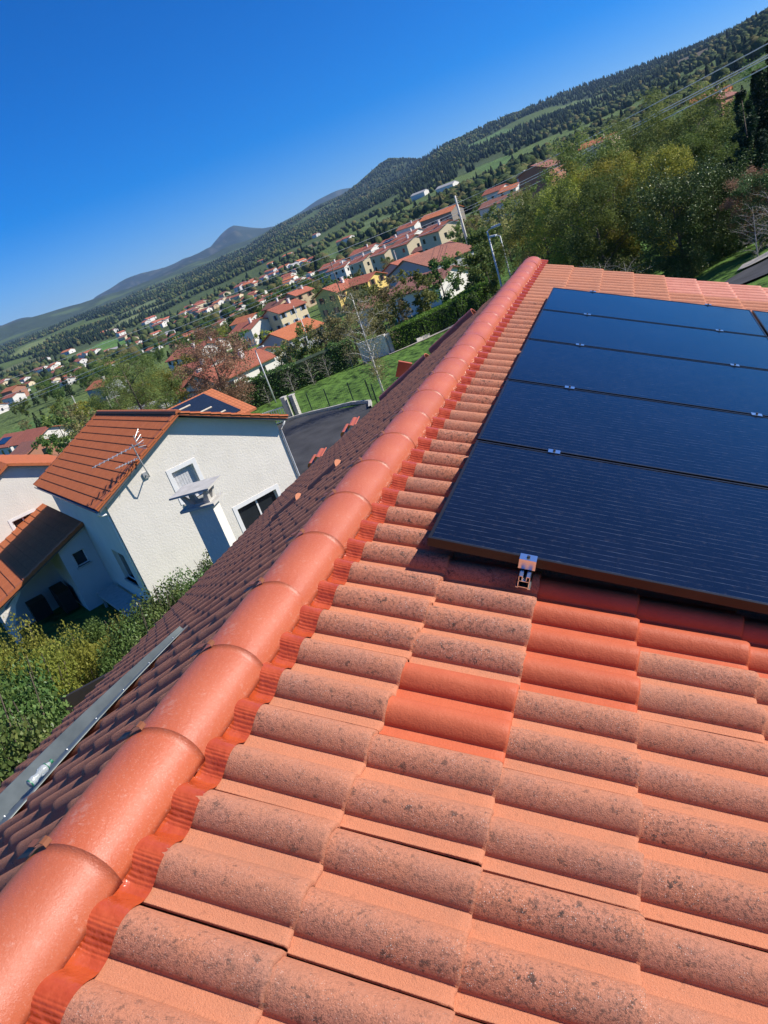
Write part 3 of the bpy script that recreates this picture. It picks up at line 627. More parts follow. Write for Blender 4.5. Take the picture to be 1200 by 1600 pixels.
lay('loose_tile','dark brown half-round tile lying loose on the shaded slope above the chimney',1.75,5.25,.04,.38,.06,TILE_DARK,rad(5))
lay('loose_tile','second dark half-round tile lying loose, nearer the ridge than the other',1.15,5.0,.04,.36,.06,TILE_DARK,rad(3))
lay('edge_ridge_tile','long orange half-round ridge tile lying along the far roof edge',2.55,9.78,.03,.95,.10,CAP,rad(180))
lay('edge_ridge_tile','orange half-round ridge tile at the far roof edge, topmost of the row',1.62,9.80,.05,.80,.09,CAP,rad(180))
ld=MB();ld.box(-.10,.10,-.02,.02,-.10,.14);o=obj('loose_tile_piece',ld,CAP);o.location=lp(2.15,10.02,.12);o.rotation_euler=(.2,.5,.3);tag(o,'flat pointed piece of orange tile standing up at the far roof edge','roof tile')
for (s_,y_,lab) in ((3.35,9.76,'new orange double-roll tile overhanging the far roof edge above the road'),(4.05,9.72,'orange tile lying askew at the lower far corner of the dark slope')):
    OO=lp(s_,y_,.05);o=tiles('overhanging_tile',CAP,None,np.array([0,0,0.]),np.array(EY)*1.0,DL,NL,[0],-.05,[0],0,nv=19,jit=0,rough=.2);o.location=OO;tag(o,lab,'roof tile')
    o.rotation_euler=(0,0,.12)
# ------------------------------------------------------------------ neighbour house
nb=thing('neighbour_house','white stucco house with an orange tiled gable roof beyond the hedge','house',(-19.68,19.92,-11.2),math.atan2(.826,.5635))
GW,GL=7.62,10.2;ZE=-5.86+11.2;ZA=-4.10+11.2;NBO=(0,0,0)
def wallx(mb,axis,fix,u0,u1,z0,top,holes,depth,m=0,sgn=1):
    'wall in plane axis=fix; holes [(u0,u1,z0,z1)], depth>0 goes inward'
    us=sorted({u0,u1}|{h[0] for h in holes}|{h[1] for h in holes}|({(u0+u1)/2} if callable(top) else set()))
    tp=top if callable(top) else (lambda u:top)
    P=(lambda u,z,d=0:(u,fix+d,z)) if axis=='y' else (lambda u,z,d=0:(fix+d,u,z))
    for a,b in zip(us[:-1],us[1:]):
        hs=sorted([h for h in holes if h[0]<=a+1e-6 and h[1]>=b-1e-6],key=lambda h:h[2]);z=z0
        for h in hs: mb.quad(P(a,z),P(b,z),P(b,h[2]),P(a,h[2]),m);z=h[3]
        mb.quad(P(a,z),P(b,z),P(b,tp(b)),P(a,tp(a)),m)
    for h in holes:
        a,b,c,d=h;D=depth
        mb.quad(P(a,c),P(b,c),P(b,c,D),P(a,c,D),m);mb.quad(P(a,d,D),P(b,d,D),P(b,d),P(a,d),m);mb.quad(P(a,c),P(a,c,D),P(a,d,D),P(a,d),m);mb.quad(P(b,c,D),P(b,c),P(b,d),P(b,d,D),m)
mb=MB();GH=[(2.72,3.64,3.95,5.25),(4.55,6.45,.9,2.72)]
tp=lambda u: ZE+(ZA-ZE)*(1-abs(u-GW/2)/(GW/2))
wallx(mb,'y',0,0,GW,-1.5,tp,GH,.22);wallx(mb,'y',GL,0,GW,-1.5,tp,[],0);SH=[(1.3,3.0,1.5,2.9)]
wallx(mb,'x',0,0,GL,-1.5,ZE,SH,.20);wallx(mb,'x',GW,0,GL,-1.5,ZE,[],0);wl=obj('wall',mb,WHITE,nb)
def nwin(parent,axis,fix,h,sd,surround=.14,curt=False,mull=True,sill=True,gl=GLASSD):
    a,b,c,d=h;f=lambda x0,x1,z0,z1,d0,d1:(x0,x1,fix+d0,fix+d1,z0,z1) if axis=='y' else (fix+d0,fix+d1,x0,x1,z0,z1)
    mb=MB();D=.14;w=.05
    for q_ in ((a,b,c,c+w),(a,b,d-w,d),(a,a+w,c+w,d-w),(b-w,b,c+w,d-w)): mb.box(*f(*q_,D,D+.06))
    if mull: mb.box(*f((a+b)/2-.035,(a+b)/2+.035,c+w,d-w,D-.01,D+.05))
    wf=obj('window',mb,TRIM,parent)
    mb=MB();mb.box(*f(a+w,b-w,c+w,d-w,D+.02,D+.03));obj('pane',mb,gl,wf)
    if curt:
        mb=MB();n=24
        for i in range(n):
            x0=a+w+(b-a-2*w)*i/n;x1=a+w+(b-a-2*w)*(i+1)/n;dd=.014*math.sin(i*1.9);mb.box(*f(x0,x1,c+w,d-w,D+.012+dd*.3,D+.017+dd*.3))
        obj('curtain',mb,CURT,wf)
    if surround:
        mb=MB();s=surround
        for q_ in ((a-s,b+s,d,d+s),(a-s,a,c,d),(b,b+s,c,d)): mb.box(*f(*q_,-.018,.0))
        obj('surround',mb,TRIM,wf)
    if sill: mb=MB();mb.box(*f(a-.08,b+.08,c-.07,c,-.06,.13));obj('sill',mb,CONC,wf)
    return wf
nwin(nb,'y',0,GH[0],1,.17,True,False);nwin(nb,'y',0,GH[1],1,.17,False,True)
nwin(nb,'x',0,SH[0],1,.0,False,False)
# small light and shelf below first floor window
NP=math.atan2(ZA-ZE,GW/2);sl=np.array([-math.cos(NP),0,-math.sin(NP)]);sr=np.array([math.cos(NP),0,-math.sin(NP)])
def plainprof(v):
    v2=np.mod(v,.155);h=.028*np.sin(np.pi*np.clip(v2/.155,0,1))**1.2;return h,np.zeros_like(v)
LS=(GW/2+.38)/math.cos(NP);ng=11
rf=obj('roof',MB().prism([(-.34,-.36,ZE-.18),(GW/2,-.36,ZA+.06),(GW+.34,-.36,ZE-.18),(GW+.34,-.36,ZE-.02),(GW/2,-.36,ZA+.18),(-.34,-.36,ZE-.02)],(0,GL+.7,0)),SLATE,nb)
O1=np.array([GW/2,0,ZA+.20])
ntl=35
tiles('tiled_slope',TILE_NB,rf,O1,sl,EY,np.array([-math.sin(NP),0,math.cos(NP)]),range(ng),.06,range(ntl),-.13,vdir=-1,nv=13,tw=.31,ga=LS/ng,jit=.5,lift=.022,rough=.2,pf=plainprof)
tiles('tiled_slope',TILE_NB,rf,O1,sr,EY,np.array([math.sin(NP),0,math.cos(NP)]),range(ng),.06,range(ntl),-.13,vdir=-1,nv=13,tw=.31,ga=LS/ng,jit=.5,lift=.022,rough=.2,pf=plainprof)
# verge tiles in steps, along both slopes of the gable facing the camera
for sd,dv in ((-1,sl),(1,sr)):
    nn=np.array([sd*math.sin(NP),0,math.cos(NP)])
    for yq in (-.40,GL+.30):
        mb=MB()
        for k in range(ng):
            s0=k*LS/ng+.05;s1=s0+LS/ng
            A0=O1+dv*s0+nn*.045;A1=O1+dv*s1+nn*.072
            mb.prism([tuple(A0+EY*yq),tuple(A1+EY*yq),tuple(A1-nn*.17+EY*yq),tuple(A0-nn*.14+EY*yq)],(0,.035,0))
            mb.prism([tuple(A0+EY*(yq+.035)),tuple(A1+EY*(yq+.035)),tuple(A1-nn*.03+EY*(yq+.035)),tuple(A0-nn*.03+EY*(yq+.035))],(0,.17,0))
        obj('verge_tiles',mb,TILE_NB,rf)
mb=MB();nr_=26
for k in range(nr_):
    y=-.45+k*(GL+.8)/nr_;L=(GL+.8)/nr_
    for i in range(8):
        a0=rad(-85+170*i/8);a1=rad(-85+170*(i+1)/8);r1=.125
        mb.poly([(GW/2+math.sin(a)*rr,yy,ZA+.20+math.cos(a)*rr-.02) for a,rr,yy in ((a0,r1,y),(a1,r1,y),(a1,r1+.012,y+L),(a0,r1+.012,y+L))][::-1])
mb.poly([(GW/2+math.sin(rad(-85+170*i/8))*.125,-.45,ZA+.18+math.cos(rad(-85+170*i/8))*.125) for i in range(9)])
obj('ridge_tiles',mb,TILE_NB,rf)
mb=MB();gz_=ZE-.06
mb.prism([(-.36,-.3,gz_+.02),(-.37,-.3,gz_-.07),(-.42,-.3,gz_-.10),(-.48,-.3,gz_-.06),(-.49,-.3,gz_+.02),(-.475,-.3,gz_+.02),(-.46,-.3,gz_-.05),(-.42,-.3,gz_-.085),(-.385,-.3,gz_-.06),(-.375,-.3,gz_+.02)],(0,GL+.6,0));obj('gutter',mb,simple('gutter_blue_grey',(.10,.16,.28),.35,.5),nb)
mb=MB();mb.tube([(-.42,-.12,gz_-.08),(-.42,-.12,gz_-.2),(-.30,-.02,gz_-.30),(-.08,.10,gz_-.36),(-.06,.10,gz_-.5),(-.06,.10,-1.2)],.045,10);obj('downpipe',mb,PVC,nb,True)
mb=MB();mb.tube([(GW+.42,-.05,gz_-.04),(GW+.30,-.03,gz_-.22),(GW+.05,-.05,gz_-.42),(GW+.05,-.05,-1.2)],.045,10);obj('downpipe',mb,PVC,nb,True)
# lean-to wing with porch
W0,W1=6.0,15.5;zt=3.72;zb=2.05;wl_=4.75
lt=thing('porch_roof','low orange tiled lean-to porch on the shaded side of the white house','porch',(0,0,0))
nb_loc=Vector((-19.68,19.92,-11.2));lt.location=nb_loc;lt.rotation_euler=(0,0,math.atan2(.826,.5635))
LP=math.atan2(zt-zb,wl_);sl2=np.array([-math.cos(LP),0,-math.sin(LP)]);n2=np.array([-math.sin(LP),0,math.cos(LP)])
O2=np.array([-.02,0,zt])
tiles('tiled_slope',TILE_NB,lt,O2,sl2,EY,n2,range(12),.0,range(31),W0+.31,nv=13,tw=.31,ga=wl_/math.cos(LP)/12,jit=.5,lift=.03,rough=.2,pf=plainprof)
o=obj('roof_deck',MB().prism([(-.01,W0,zt-.03),(-wl_,W0,zb-.03),(-wl_,W0,zb-.17),(-.01,W0,zt-.17)],(0,W1-W0,0)),SLATE,lt)
mb=MB()
for k in range(12):
    g=wl_/math.cos(LP)/12;A0=O2+sl2*k*g+n2*.05;A1=O2+sl2*(k+1)*g+n2*.075;yq=W0-.08
    mb.prism([tuple(A0+EY*yq),tuple(A1+EY*yq),tuple(A1-n2*.16+EY*yq),tuple(A0-n2*.13+EY*yq)],(0,.08,0))
    mb.prism([tuple(A0+EY*(yq+.08)),tuple(A1+EY*(yq+.08)),tuple(A1-n2*.03+EY*(yq+.08)),tuple(A0-n2*.03+EY*(yq+.08))],(0,.14,0))
obj('verge_tiles',mb,TILE_NB,lt)
mb=MB();tl=lambda u:zt-.18+(zt-zb)/wl_*u
wallx(mb,'y',W0+.25,-1.45,-.01,-1.5,lambda u:tl(u),[(-1.0,-.45,1.95,2.62)],.16);wallx(mb,'x',-1.45,W0+.25,W0+4,-1.5,tl(-1.45),[],0)
wallx(mb,'y',W0+4,-4.4,-1.45,-1.5,lambda u:tl(u),[],0);obj('wall',mb,PALE,lt)
nwin(lt,'y',W0+.25,(-1.0,-.45,1.95,2.62),1,.0,False,False)
for yy in (W0+.3,W0+4.2,W0+8):
    mb=MB();mb.box(-4.62,-4.32,yy,yy+.30,-1.5,tl(-4.5)-.02);mb.prism([(-4.32,yy+.05,1.75),(-3.5,yy+.05,tl(-3.5)-.03),(-3.5,yy+.05,tl(-3.5)-.2),(-3.9,yy+.05,1.75),(-4.1,yy+.05,1.3),(-4.32,yy+.05,.9)],(0,.2,0));obj('pillar',mb,WHITE,lt)
mb=MB();mb.box(-2.2,-1.6,W0+1.6,W0+3.4,-.1,.9);mb.box(-3.4,-2.6,W0+2.6,W0+3.4,-.1,.8);tag(obj('garden_table',mb,BLACK),'dark covered garden furniture in the shade of the porch','furniture');bpy.data.objects['garden_table'].matrix_world=lt.matrix_basis
mb=MB();mb.box(-.95,-.12,1.0,5.6,.62,.72);mb.box(-.9,-.8,1.1,1.25,-1,.62);mb.box(-.9,-.8,5.3,5.45,-1,.62);o=obj('stone_bench',mb,CONC);o.matrix_world=lt.matrix_basis;tag(o,'pale stone ledge along the shaded side wall of the white house','bench')
# second roof of the same row, behind on the left
n2h=thing('gable_house','white gable house behind the neighbour at the left picture edge','house',(-33.7,24.7,-11.25),math.atan2(.826,.5635))
g2w=6.6;e2=4.75;a2=6.25;mb=MB();tp2=lambda u:e2+(a2-e2)*(1-abs(u-g2w/2)/(g2w/2))
wallx(mb,'y',0,0,g2w,-1.5,tp2,[(2.2,3.3,2.6,3.6)],.2);wallx(mb,'x',0,0,9,-1.5,e2,[],0);wallx(mb,'x',g2w,0,9,-1.5,e2,[],0);obj('wall',mb,WHITE,n2h);nwin(n2h,'y',0,(2.2,3.3,2.6,3.6),1,.15,False,True)
n2p=math.atan2(a2-e2,g2w/2);rf2=obj('roof',MB().prism([(-.3,-.3,e2-.12),(g2w/2,-.3,a2+.02),(g2w+.3,-.3,e2-.12),(g2w+.3,-.3,e2),(g2w/2,-.3,a2+.14),(-.3,-.3,e2)],(0,9.6,0)),SLATE,n2h)
for sg in (-1,1):
    tiles('tiled_slope',TILE_NB,rf2,np.array([g2w/2,0,a2+.16]),np.array([sg*math.cos(n2p),0,-math.sin(n2p)]),EY,np.array([sg*math.sin(n2p),0,math.cos(n2p)]),range(9),.0,range(30),0.02,nv=9,tw=.31,ga=.42,jit=.5,lift=.022,rough=.2,pf=plainprof)
    mb=MB()
    for k in range(9):
        dv=np.array([sg*math.cos(n2p),0,-math.sin(n2p)]);nn=np.array([sg*math.sin(n2p),0,math.cos(n2p)]);A0=np.array([g2w/2,-.34,a2+.2])+dv*k*.42;A1=A0+dv*.42+nn*.025
        mb.prism([tuple(A0),tuple(A1),tuple(A1-nn*.16),tuple(A0-nn*.13)],(0,.10,0))
    obj('verge_tiles',mb,TILE_NB,rf2)
# TV antenna on the gable
t=thing('tv_antenna','television aerial on a bent mast bracketed to the white gable','aerial',(-19.68,19.92,-11.2),math.atan2(.826,.5635))
AM=simple('aerial_metal',(.50,.50,.50),.45,.5)
mb=MB();mb.tube([(1.80,-.03,5.62),(1.80,-.45,5.60),(1.78,-.50,5.75),(1.72,-.52,6.35),(1.70,-.52,6.95)],.024,8);mb.box(1.70,1.90,-.06,-.001,5.50,5.74);obj('mast',mb,AM,t)
mb=MB();bx=Vector((1.70,-.52,6.85));dr=Vector((-.93,.30,-.10)).normalized();pe=Vector((.30,.93,0)).normalized();
for k in range(9): 
    c_=bx+dr*(.12+.17*k);mb.tube([c_-pe*(.30-.012*k),c_+pe*(.30-.012*k)],.016,5)
mb.tube([bx-dr*.25,bx+dr*1.6],.022,6);obj('boom',mb,AM,t)
mb=MB()
for q_ in (-.10,0,.10,.2):
    for s_ in (-1,1): mb.tube([bx-dr*.15+Vector((0,0,q_)),bx-dr*.42+pe*s_*.34+Vector((0,0,q_*2.2))],.013,5)
mb.tube([bx-dr*.2-pe*.3,bx-dr*.2-pe*.3+Vector((0,0,.4))],.013,5);obj('reflector',mb,AM,t)
mb=MB();c0=Vector((1.55,-.5,6.3))
for k in range(6): mb.tube([c0+Vector((-.12*k,.0,.1))-pe*.22,c0+Vector((-.12*k,.0,.1))+pe*.22],.014,5)
mb.tube([c0+Vector((.15,0,.1)),c0+Vector((-.75,0,.1))],.018,5);obj('second_boom',mb,AM,t)
# chimney between the houses
cx,cy=-8.0,10.2
t=thing('chimney_stack','free-standing white chimney with a concrete slab cap between the two houses','chimney',(cx,cy,gz(cx,cy)),rad(8))
z=-3.42-gz(cx,cy);wx,wy=.23,.145;obj('shaft',MB().box(-wx,wx,-wy,wy,-1,z),WHITE,t)
mb=MB();mb.box(-wx-.11,wx+.11,-wy-.11,wy+.11,z,z+.045);mb.prism([(-wx,-wy,z+.045),(wx,-wy,z+.045),(wx,wy,z+.045),(-wx,wy,z+.045)],(0,0,.03));obj('crown',mb,CONC,t)
for sx in (-1,1):
    for sy in (-1,1):
        mb=MB();f=lambda q,r_,zz:[(sx*(wx-.01+r_),sy*(wy-.01+r_),zz),(sx*(wx-q+r_),sy*(wy-.01+r_),zz),(sx*(wx-q+r_),sy*(wy-q+r_),zz),(sx*(wx-.01+r_),sy*(wy-q+r_),zz)];b=f(.12,0,z+.075);T_=f(.06,.05,z+.31)
        mb.poly(b);mb.poly(T_)
        for k in range(4): mb.quad(b[k],b[(k+1)%4],T_[(k+1)%4],T_[k])
        obj('leg',mb,CONC,t)
cp=obj('cap_slab',MB().box(-wx-.16,wx+.16,-wy-.17,wy+.17,z+.31,z+.345),CONC,t)
# dark board with a yellow strap
t=thing('dark_board','dark board with a yellow strap leaning in the hedge below the eave','board',(-9.70,7.08,-5.05),math.radians(47))
obj('panel',MB().box(0,1.75,-.03,.03,-2.6,0),simple('dark_board',(.03,.024,.02),.6),t);obj('strap',MB().box(1.02,1.055,-.045,-.031,-2,.015),simple('yellow_strap',(.62,.65,.12),.6),t)
# ------------------------------------------------------------------ vegetation
def leaves(cent,rad_,n,size,seed,asp=.6,tw=0):
    r=np.random.default_rng(seed);k=r.integers(0,len(cent),n);c=cent[k];R_=rad_[k]
    d=r.normal(size=(n,3));d/=np.linalg.norm(d,axis=1)[:,None];p=c+d*(R_*r.random(n)**.45)[:,None]
    a=r.normal(size=(n,3));a[:,2]*=.6;a/=np.linalg.norm(a,axis=1)[:,None];b=np.cross(a,r.normal(size=(n,3)));b/=np.linalg.norm(b,axis=1)[:,None]
    s=size*(.6+.8*r.random(n))[:,None];a=a*s;b=b*s*asp
    V=np.stack([p-a*.5,p+b*.5,p+a*.5,p-b*.5],1).reshape(-1,3);Q=np.arange(4*n).reshape(-1,4)
    tk=r.random(len(cent));t=np.clip(tk[k]*.72+r.random(n)*.28,0,1);return V,Q,np.repeat(t,4)
def skel(h,cz,rx,rz,nl,seed,tr=.10,dens=3,droop=.0,base=.25):
    r=random.Random(seed);mb=MB();tips=[]
    lean=Vector((r.uniform(-.04,.04)*h,r.uniform(-.04,.04)*h,0))
    T=[Vector((0,0,-.4)),Vector((0,0,h*.2)),lean*.5+Vector((0,0,h*.5)),lean+Vector((0,0,h*.93))]
    mb.tube(T,[tr*1.25,tr,tr*.6,tr*.12],8)
    def at(t): 
        f=t*(len(T)-1);i=min(int(f),len(T)-2);return T[i].lerp(T[i+1],f-i)
    for i in range(nl):
        t=base+(1-base)*.95*(i+r.random()*.6)/nl;p=at(t);an=i*2.4+r.random();
        zz=(p.z-cz)/rz;w=max(.25,math.sqrt(max(.05,1-min(.95,zz*zz))))*rx*r.uniform(.75,1.05)
        e=p+Vector((math.cos(an)*w,math.sin(an)*w,w*r.uniform(.15,.75)-droop*w));m_=p.lerp(e,.5)+Vector((0,0,w*.12))
        rr=tr*.38*(1-t*.6);mb.tube([p,m_,e],[rr,rr*.6,rr*.15],5,cap=False);tips.append(e)
        for _ in range(dens):
            s_=r.uniform(.25,.9);q_=p.lerp(m_,s_*2) if s_<.5 else m_.lerp(e,s_*2-1);v_=Vector((r.uniform(-1,1),r.uniform(-1,1),r.uniform(-.3,1)-droop)).normalized()*w*r.uniform(.25,.5)
            mb.tube([q_,q_+v_],[rr*.4,rr*.08],4,cap=False);tips.append(q_+v_)
    tips.append(T[-1]);return mb,tips
def tree(name,lf,h,rx,seed,nleaf,lsize,nl=12,cz=None,rz=None,bark=BARK,clump=.105,tr=None,dens=3,asp=.6,base=.25,droop=0):
    cz=cz or h*.58;rz=rz or h*.42;mb,tips=skel(h,cz,rx,rz,nl,seed,tr or h*.018,dens,droop,base)
    o=thing(name,'x','tree');obj('trunk',mb,bark,o,True)
    r=np.random.default_rng(seed);c=np.array([tuple(t) for t in tips]);ex=c[r.integers(0,len(c),len(c))]+r.normal(size=c.shape)*rx*.13;c=np.concatenate([c,ex])
    ra=rx*clump*2*(.6+.8*r.random(len(c)));V,Q,t=leaves(c,ra,nleaf,lsize,seed,asp)
    npobj('crown',V,Q,LF[lf],o,False,attrs={'tint':t});return reg(o)
def conifer(name,h,rx,seed,n,lsize,lf='dark'):
    r=np.random.default_rng(seed);o=thing(name,'x','tree');obj('trunk',MB().tube([(0,0,-.4),(0,0,h*.97)],[h*.018,.02],7),BARK,o,True)
    cs=[];rs=[]
    for i in range(26):
        t=i/26;z=h*(.10+.88*t);w=rx*(1-t)**.8
        for k in range(max(3,int(9*(1-t)+2))): a=r.random()*6.28;q_=w*(.45+.5*r.random());cs.append((math.cos(a)*q_,math.sin(a)*q_,z-q_*.25));rs.append(rx*.20*(1-t*.6))
    V,Q,t=leaves(np.array(cs),np.array(rs),n,lsize,seed,.35);npobj('crown',V,Q,LF[lf],o,False,attrs={'tint':t});return reg(o)
def bush(name,lf,r0,h,seed,n,lsize,asp=.6,stems=7):
    r=np.random.default_rng(seed);o=thing(name,'x','shrub');mb=MB();cs=[]
    for k in range(stems):
        a=r.random()*6.28;w=r0*(.3+.5*r.random());e=Vector((math.cos(a)*w,math.sin(a)*w,h*(.6+.35*r.random())));mb.tube([(0,0,-.2),e*.5+Vector((0,0,.1)),e],[.03,.02,.008],5,cap=False)
    obj('stems',mb,BARK,o)
    for k in range(46):
        d=r.normal(size=3);d/=np.linalg.norm(d);q_=.72*(.55+.45*r.random());cs.append((d[0]*r0*q_,d[1]*r0*q_,h*.5+d[2]*h*.5*q_))
    cs=np.array(cs);V,Q,t=leaves(cs,np.full(len(cs),r0*.30)*(.6+.8*r.random(len(cs))),n,lsize,seed,asp);npobj('leaves',V,Q,LF[lf],o,False,attrs={'tint':t});return reg(o)
def put(o,first,x,y,sc_,rz,label,group=None,zoff=0):
    z=gz(x,y)+zoff;c=o if first else dup(o)
    c.location=(x,y,z);c.rotation_euler=(0,0,rz);c.scale=sc_ if hasattr(sc_,'__len__') else (sc_,)*3;c['label']=label
    if group:c['group']=group
    return c
USED=set()
def plant(o,x,y,sc_,label,group=None,rz=None,zoff=0):
    f=o.name not in USED;USED.add(o.name);return put(o,f,x,y,sc_,random.random()*6.28 if rz is None else rz,label,group,zoff)
def inv(px,py,d):
    'world point on the line of sight through (px,py) of the 1200x1600 survey photo at ground distance d'
    v=rt*(px-600)+(-up)*(py-800)+fw*1144.6;k=d/math.hypot(v.x,v.y);return v*k
def dirpt(az,d): return d*math.sin(rad(az)),d*math.cos(rad(az))
# prototypes
T_big=[tree('deciduous_tree','green',10,4.0,11,34000,.15,22),tree('deciduous_tree','olive',10,3.8,12,30000,.145,22),tree('deciduous_tree','yellow',10,3.6,13,28000,.145,20),tree('willow_tree','olive',11,3.6,14,34000,.16,24,asp=.3,droop=.3)]
T_lau=tree('laurel_tree','laurel',8,3.8,15,34000,.15,24,cz=4.2,rz=3.8,base=.1)
T_con=conifer('conifer_tree',11,3.0,16,24000,.22)
T_rust=tree('copper_tree','rust',9,3.4,17,20000,.15,22,cz=4.6,rz=4.4,base=.12)
T_bir=tree('birch_tree','birch',8.2,2.3,18,9000,.085,24,bark=BIRCHB,tr=.075,dens=7,clump=.15,base=.28,cz=5,rz=3.2)
T_bare=tree('bare_shrub','birch',4,1.9,19,300,.08,20,bark=TWIG,tr=.05,dens=9,clump=.1,base=.05,cz=2,rz=2)
T_mid=[tree('garden_tree','green',8,3.2,21,2600,.42,10,dens=2),tree('garden_tree','olive',8,3.3,22,2600,.42,10,dens=2),tree('garden_tree','yellow',7,3.0,23,2200,.40,10,dens=2),tree('garden_tree','birch',8,3.0,24,2000,.36,10,dens=3)]
T_midc=conifer('cypress_tree',9,2.2,25,2400,.5)
B_=[bush('leafy_shrub','laurel',1.25,2.3,31,20000,.060),bush('leafy_shrub','yellow',1.2,2.1,32,18000,.055),bush('leafy_shrub','green',1.25,2.2,33,20000,.058)]
# individual trees on the right, beyond the far edge of the roof
HT={T_lau.name:8.3,T_con.name:11,T_big[3].name:11.2,T_rust.name:9}
RT=[(T_big[2],-8.7,66,-3.3,'small yellow-green tree nearest the two lamp posts'),
(T_big[1],-7.0,62,-2.3,'olive-green tree to the right of the taller lamp post'),
(T_big[2],-5.0,55,-1.3,'broad yellow-green tree at the left of the tree mass on the right'),
(T_big[3],2.0,64,1.7,'tall feathery willow rising highest in the middle of the tree mass'),
(T_big[3],.2,66,.8,'feathery willow just left of the tallest one'),
(T_big[1],3.4,60,.2,'olive tree to the right of the tallest willow'),
(T_big[2],-1.8,54,-1.0,'yellow-green tree in the centre of the tree mass'),
(T_big[2],1.0,50,-1.6,'yellow-green tree in front of the tallest willow'),
(T_lau,1.8,44,-3.6,'glossy dark laurel tree behind the salmon tiles'),
(T_lau,4.3,46,-3.8,'glossy dark laurel tree to the right of the other laurel'),
(T_big[0],-3.4,48,-2.6,'dark green tree above the far end of the ridge'),
(T_big[1],-3.2,60,.0,'olive-green tree at the top left of the tree mass'),
(T_big[0],3.9,56,-1.8,'green tree in front of the dark conifers'),
(T_con,6.6,48,.4,'dark conifer on the right, in front of the taller ones'),
(T_con,8.4,50,2.6,'tallest dark conifer at the right picture edge'),
(T_con,10.2,54,3.0,'dark conifer furthest right'),
(T_con,7.6,58,1.2,'dark conifer standing behind the other two'),
(T_big[0],9.2,62,.8,'green tree behind the conifers at the right edge'),
(T_rust,6.6,43,-4.6,'small reddish tree below the dark conifers'),
(T_lau,7.2,42,-5.0,'small dark laurel beside the lane'),
(T_big[1],-6.3,76,-1.8,'olive tree behind the taller lamp post'),
(T_mid[0],-11.5,78,-4.2,'round green garden tree left of the lamp posts'),
(T_mid[1],-12.8,88,-4.0,'olive garden tree at the end of the clipped hedge'),
(T_mid[0],-11.0,98,-2.8,'green tree between the lamp posts and the large grey gable'),
(T_mid[3],-9.6,115,-1.7,'thin brownish tree behind the lamp posts'),
(T_mid[1],-9.0,135,-1.4,'olive tree below the long pink-roofed building')]
for o,a,d,e,l in RT: x,y=dirpt(a,d);plant(o,x,y,max(.25,(d*math.tan(rad(e))-gz(x,y))/HT.get(o.name,8.2 if o in T_mid else 10.2)),l)
for a,d,s,l in ((-3.6,40,.95,'bare grey twiggy shrub behind the far end of the ridge'),(-2.0,38,.8,'bare twiggy shrub left of the dark hollow'),(-5.0,44,.9,'bare twiggy shrub nearest the ridge end'),(7.4,38.5,.75,'dry twiggy bush above the lane on the right'),(6.3,39.5,.62,'smaller dry bush beside the lane')): x,y=dirpt(a,d);plant(T_bare,x,y,s,l)
# the birch by the lawn fence and its neighbours
plant(T_bir,-19.4,48.8,.98,'young birch with a white trunk and thin crown beside the lawn fence')
ML=[(T_mid[3],-24.0,80,.66,'brownish thin tree behind the birch'),(T_mid[1],-26.0,84,.66,'olive tree left of the white wall'),(T_mid[3],-27.6,86,.6,'thin brownish tree further left of the white wall'),(T_mid[1],-20.3,84,.80,'spreading olive tree behind the clipped hedge'),(T_mid[3],-18.8,86,.85,'thin spreading tree behind the middle of the clipped hedge'),(T_mid[1],-16.8,84,.75,'olive tree behind the right half of the clipped hedge'),(T_mid[3],-22.5,80,.72,'brownish tree between the birch and the yellow house'),(T_mid[0],-15.0,92,.75,'green tree in front of the pink mottled roof'),
(T_mid[3],-24.6,90,.60,'thin tree below the yellow house'),(T_mid[0],-27.5,92,.5,'round green tree left of the low orange roof'),(T_rust,-33.2,72,1.0,'large copper-brown tree behind the orange roofs'),(T_big[3],-39.2,66,.88,'tall pale willow above the ridge of the white house'),(T_big[2],-37.6,74,.72,'yellow-green tree right of the pale willow'),(T_big[3],-40.6,74,.75,'olive willow left of the pale willow'),(T_mid[2],-42.0,84,.75,'yellow-green tree left of the willow'),(T_mid[3],-43.6,92,.8,'brownish tree above the grey shed roof'),(T_mid[1],-45.0,104,.85,'olive tree left of the grey shed roof'),(T_mid[0],-36.0,110,.7,'green tree below the long red roof'),(T_mid[2],-35.0,150,.95,'yellow-green tree beside the long red roof'),(T_midc,-32.2,150,.8,'dark cypress beside the copper-brown tree')]
for o,a,d,s,l in ML: x,y=dirpt(a,d);plant(o,x,y,s,l)
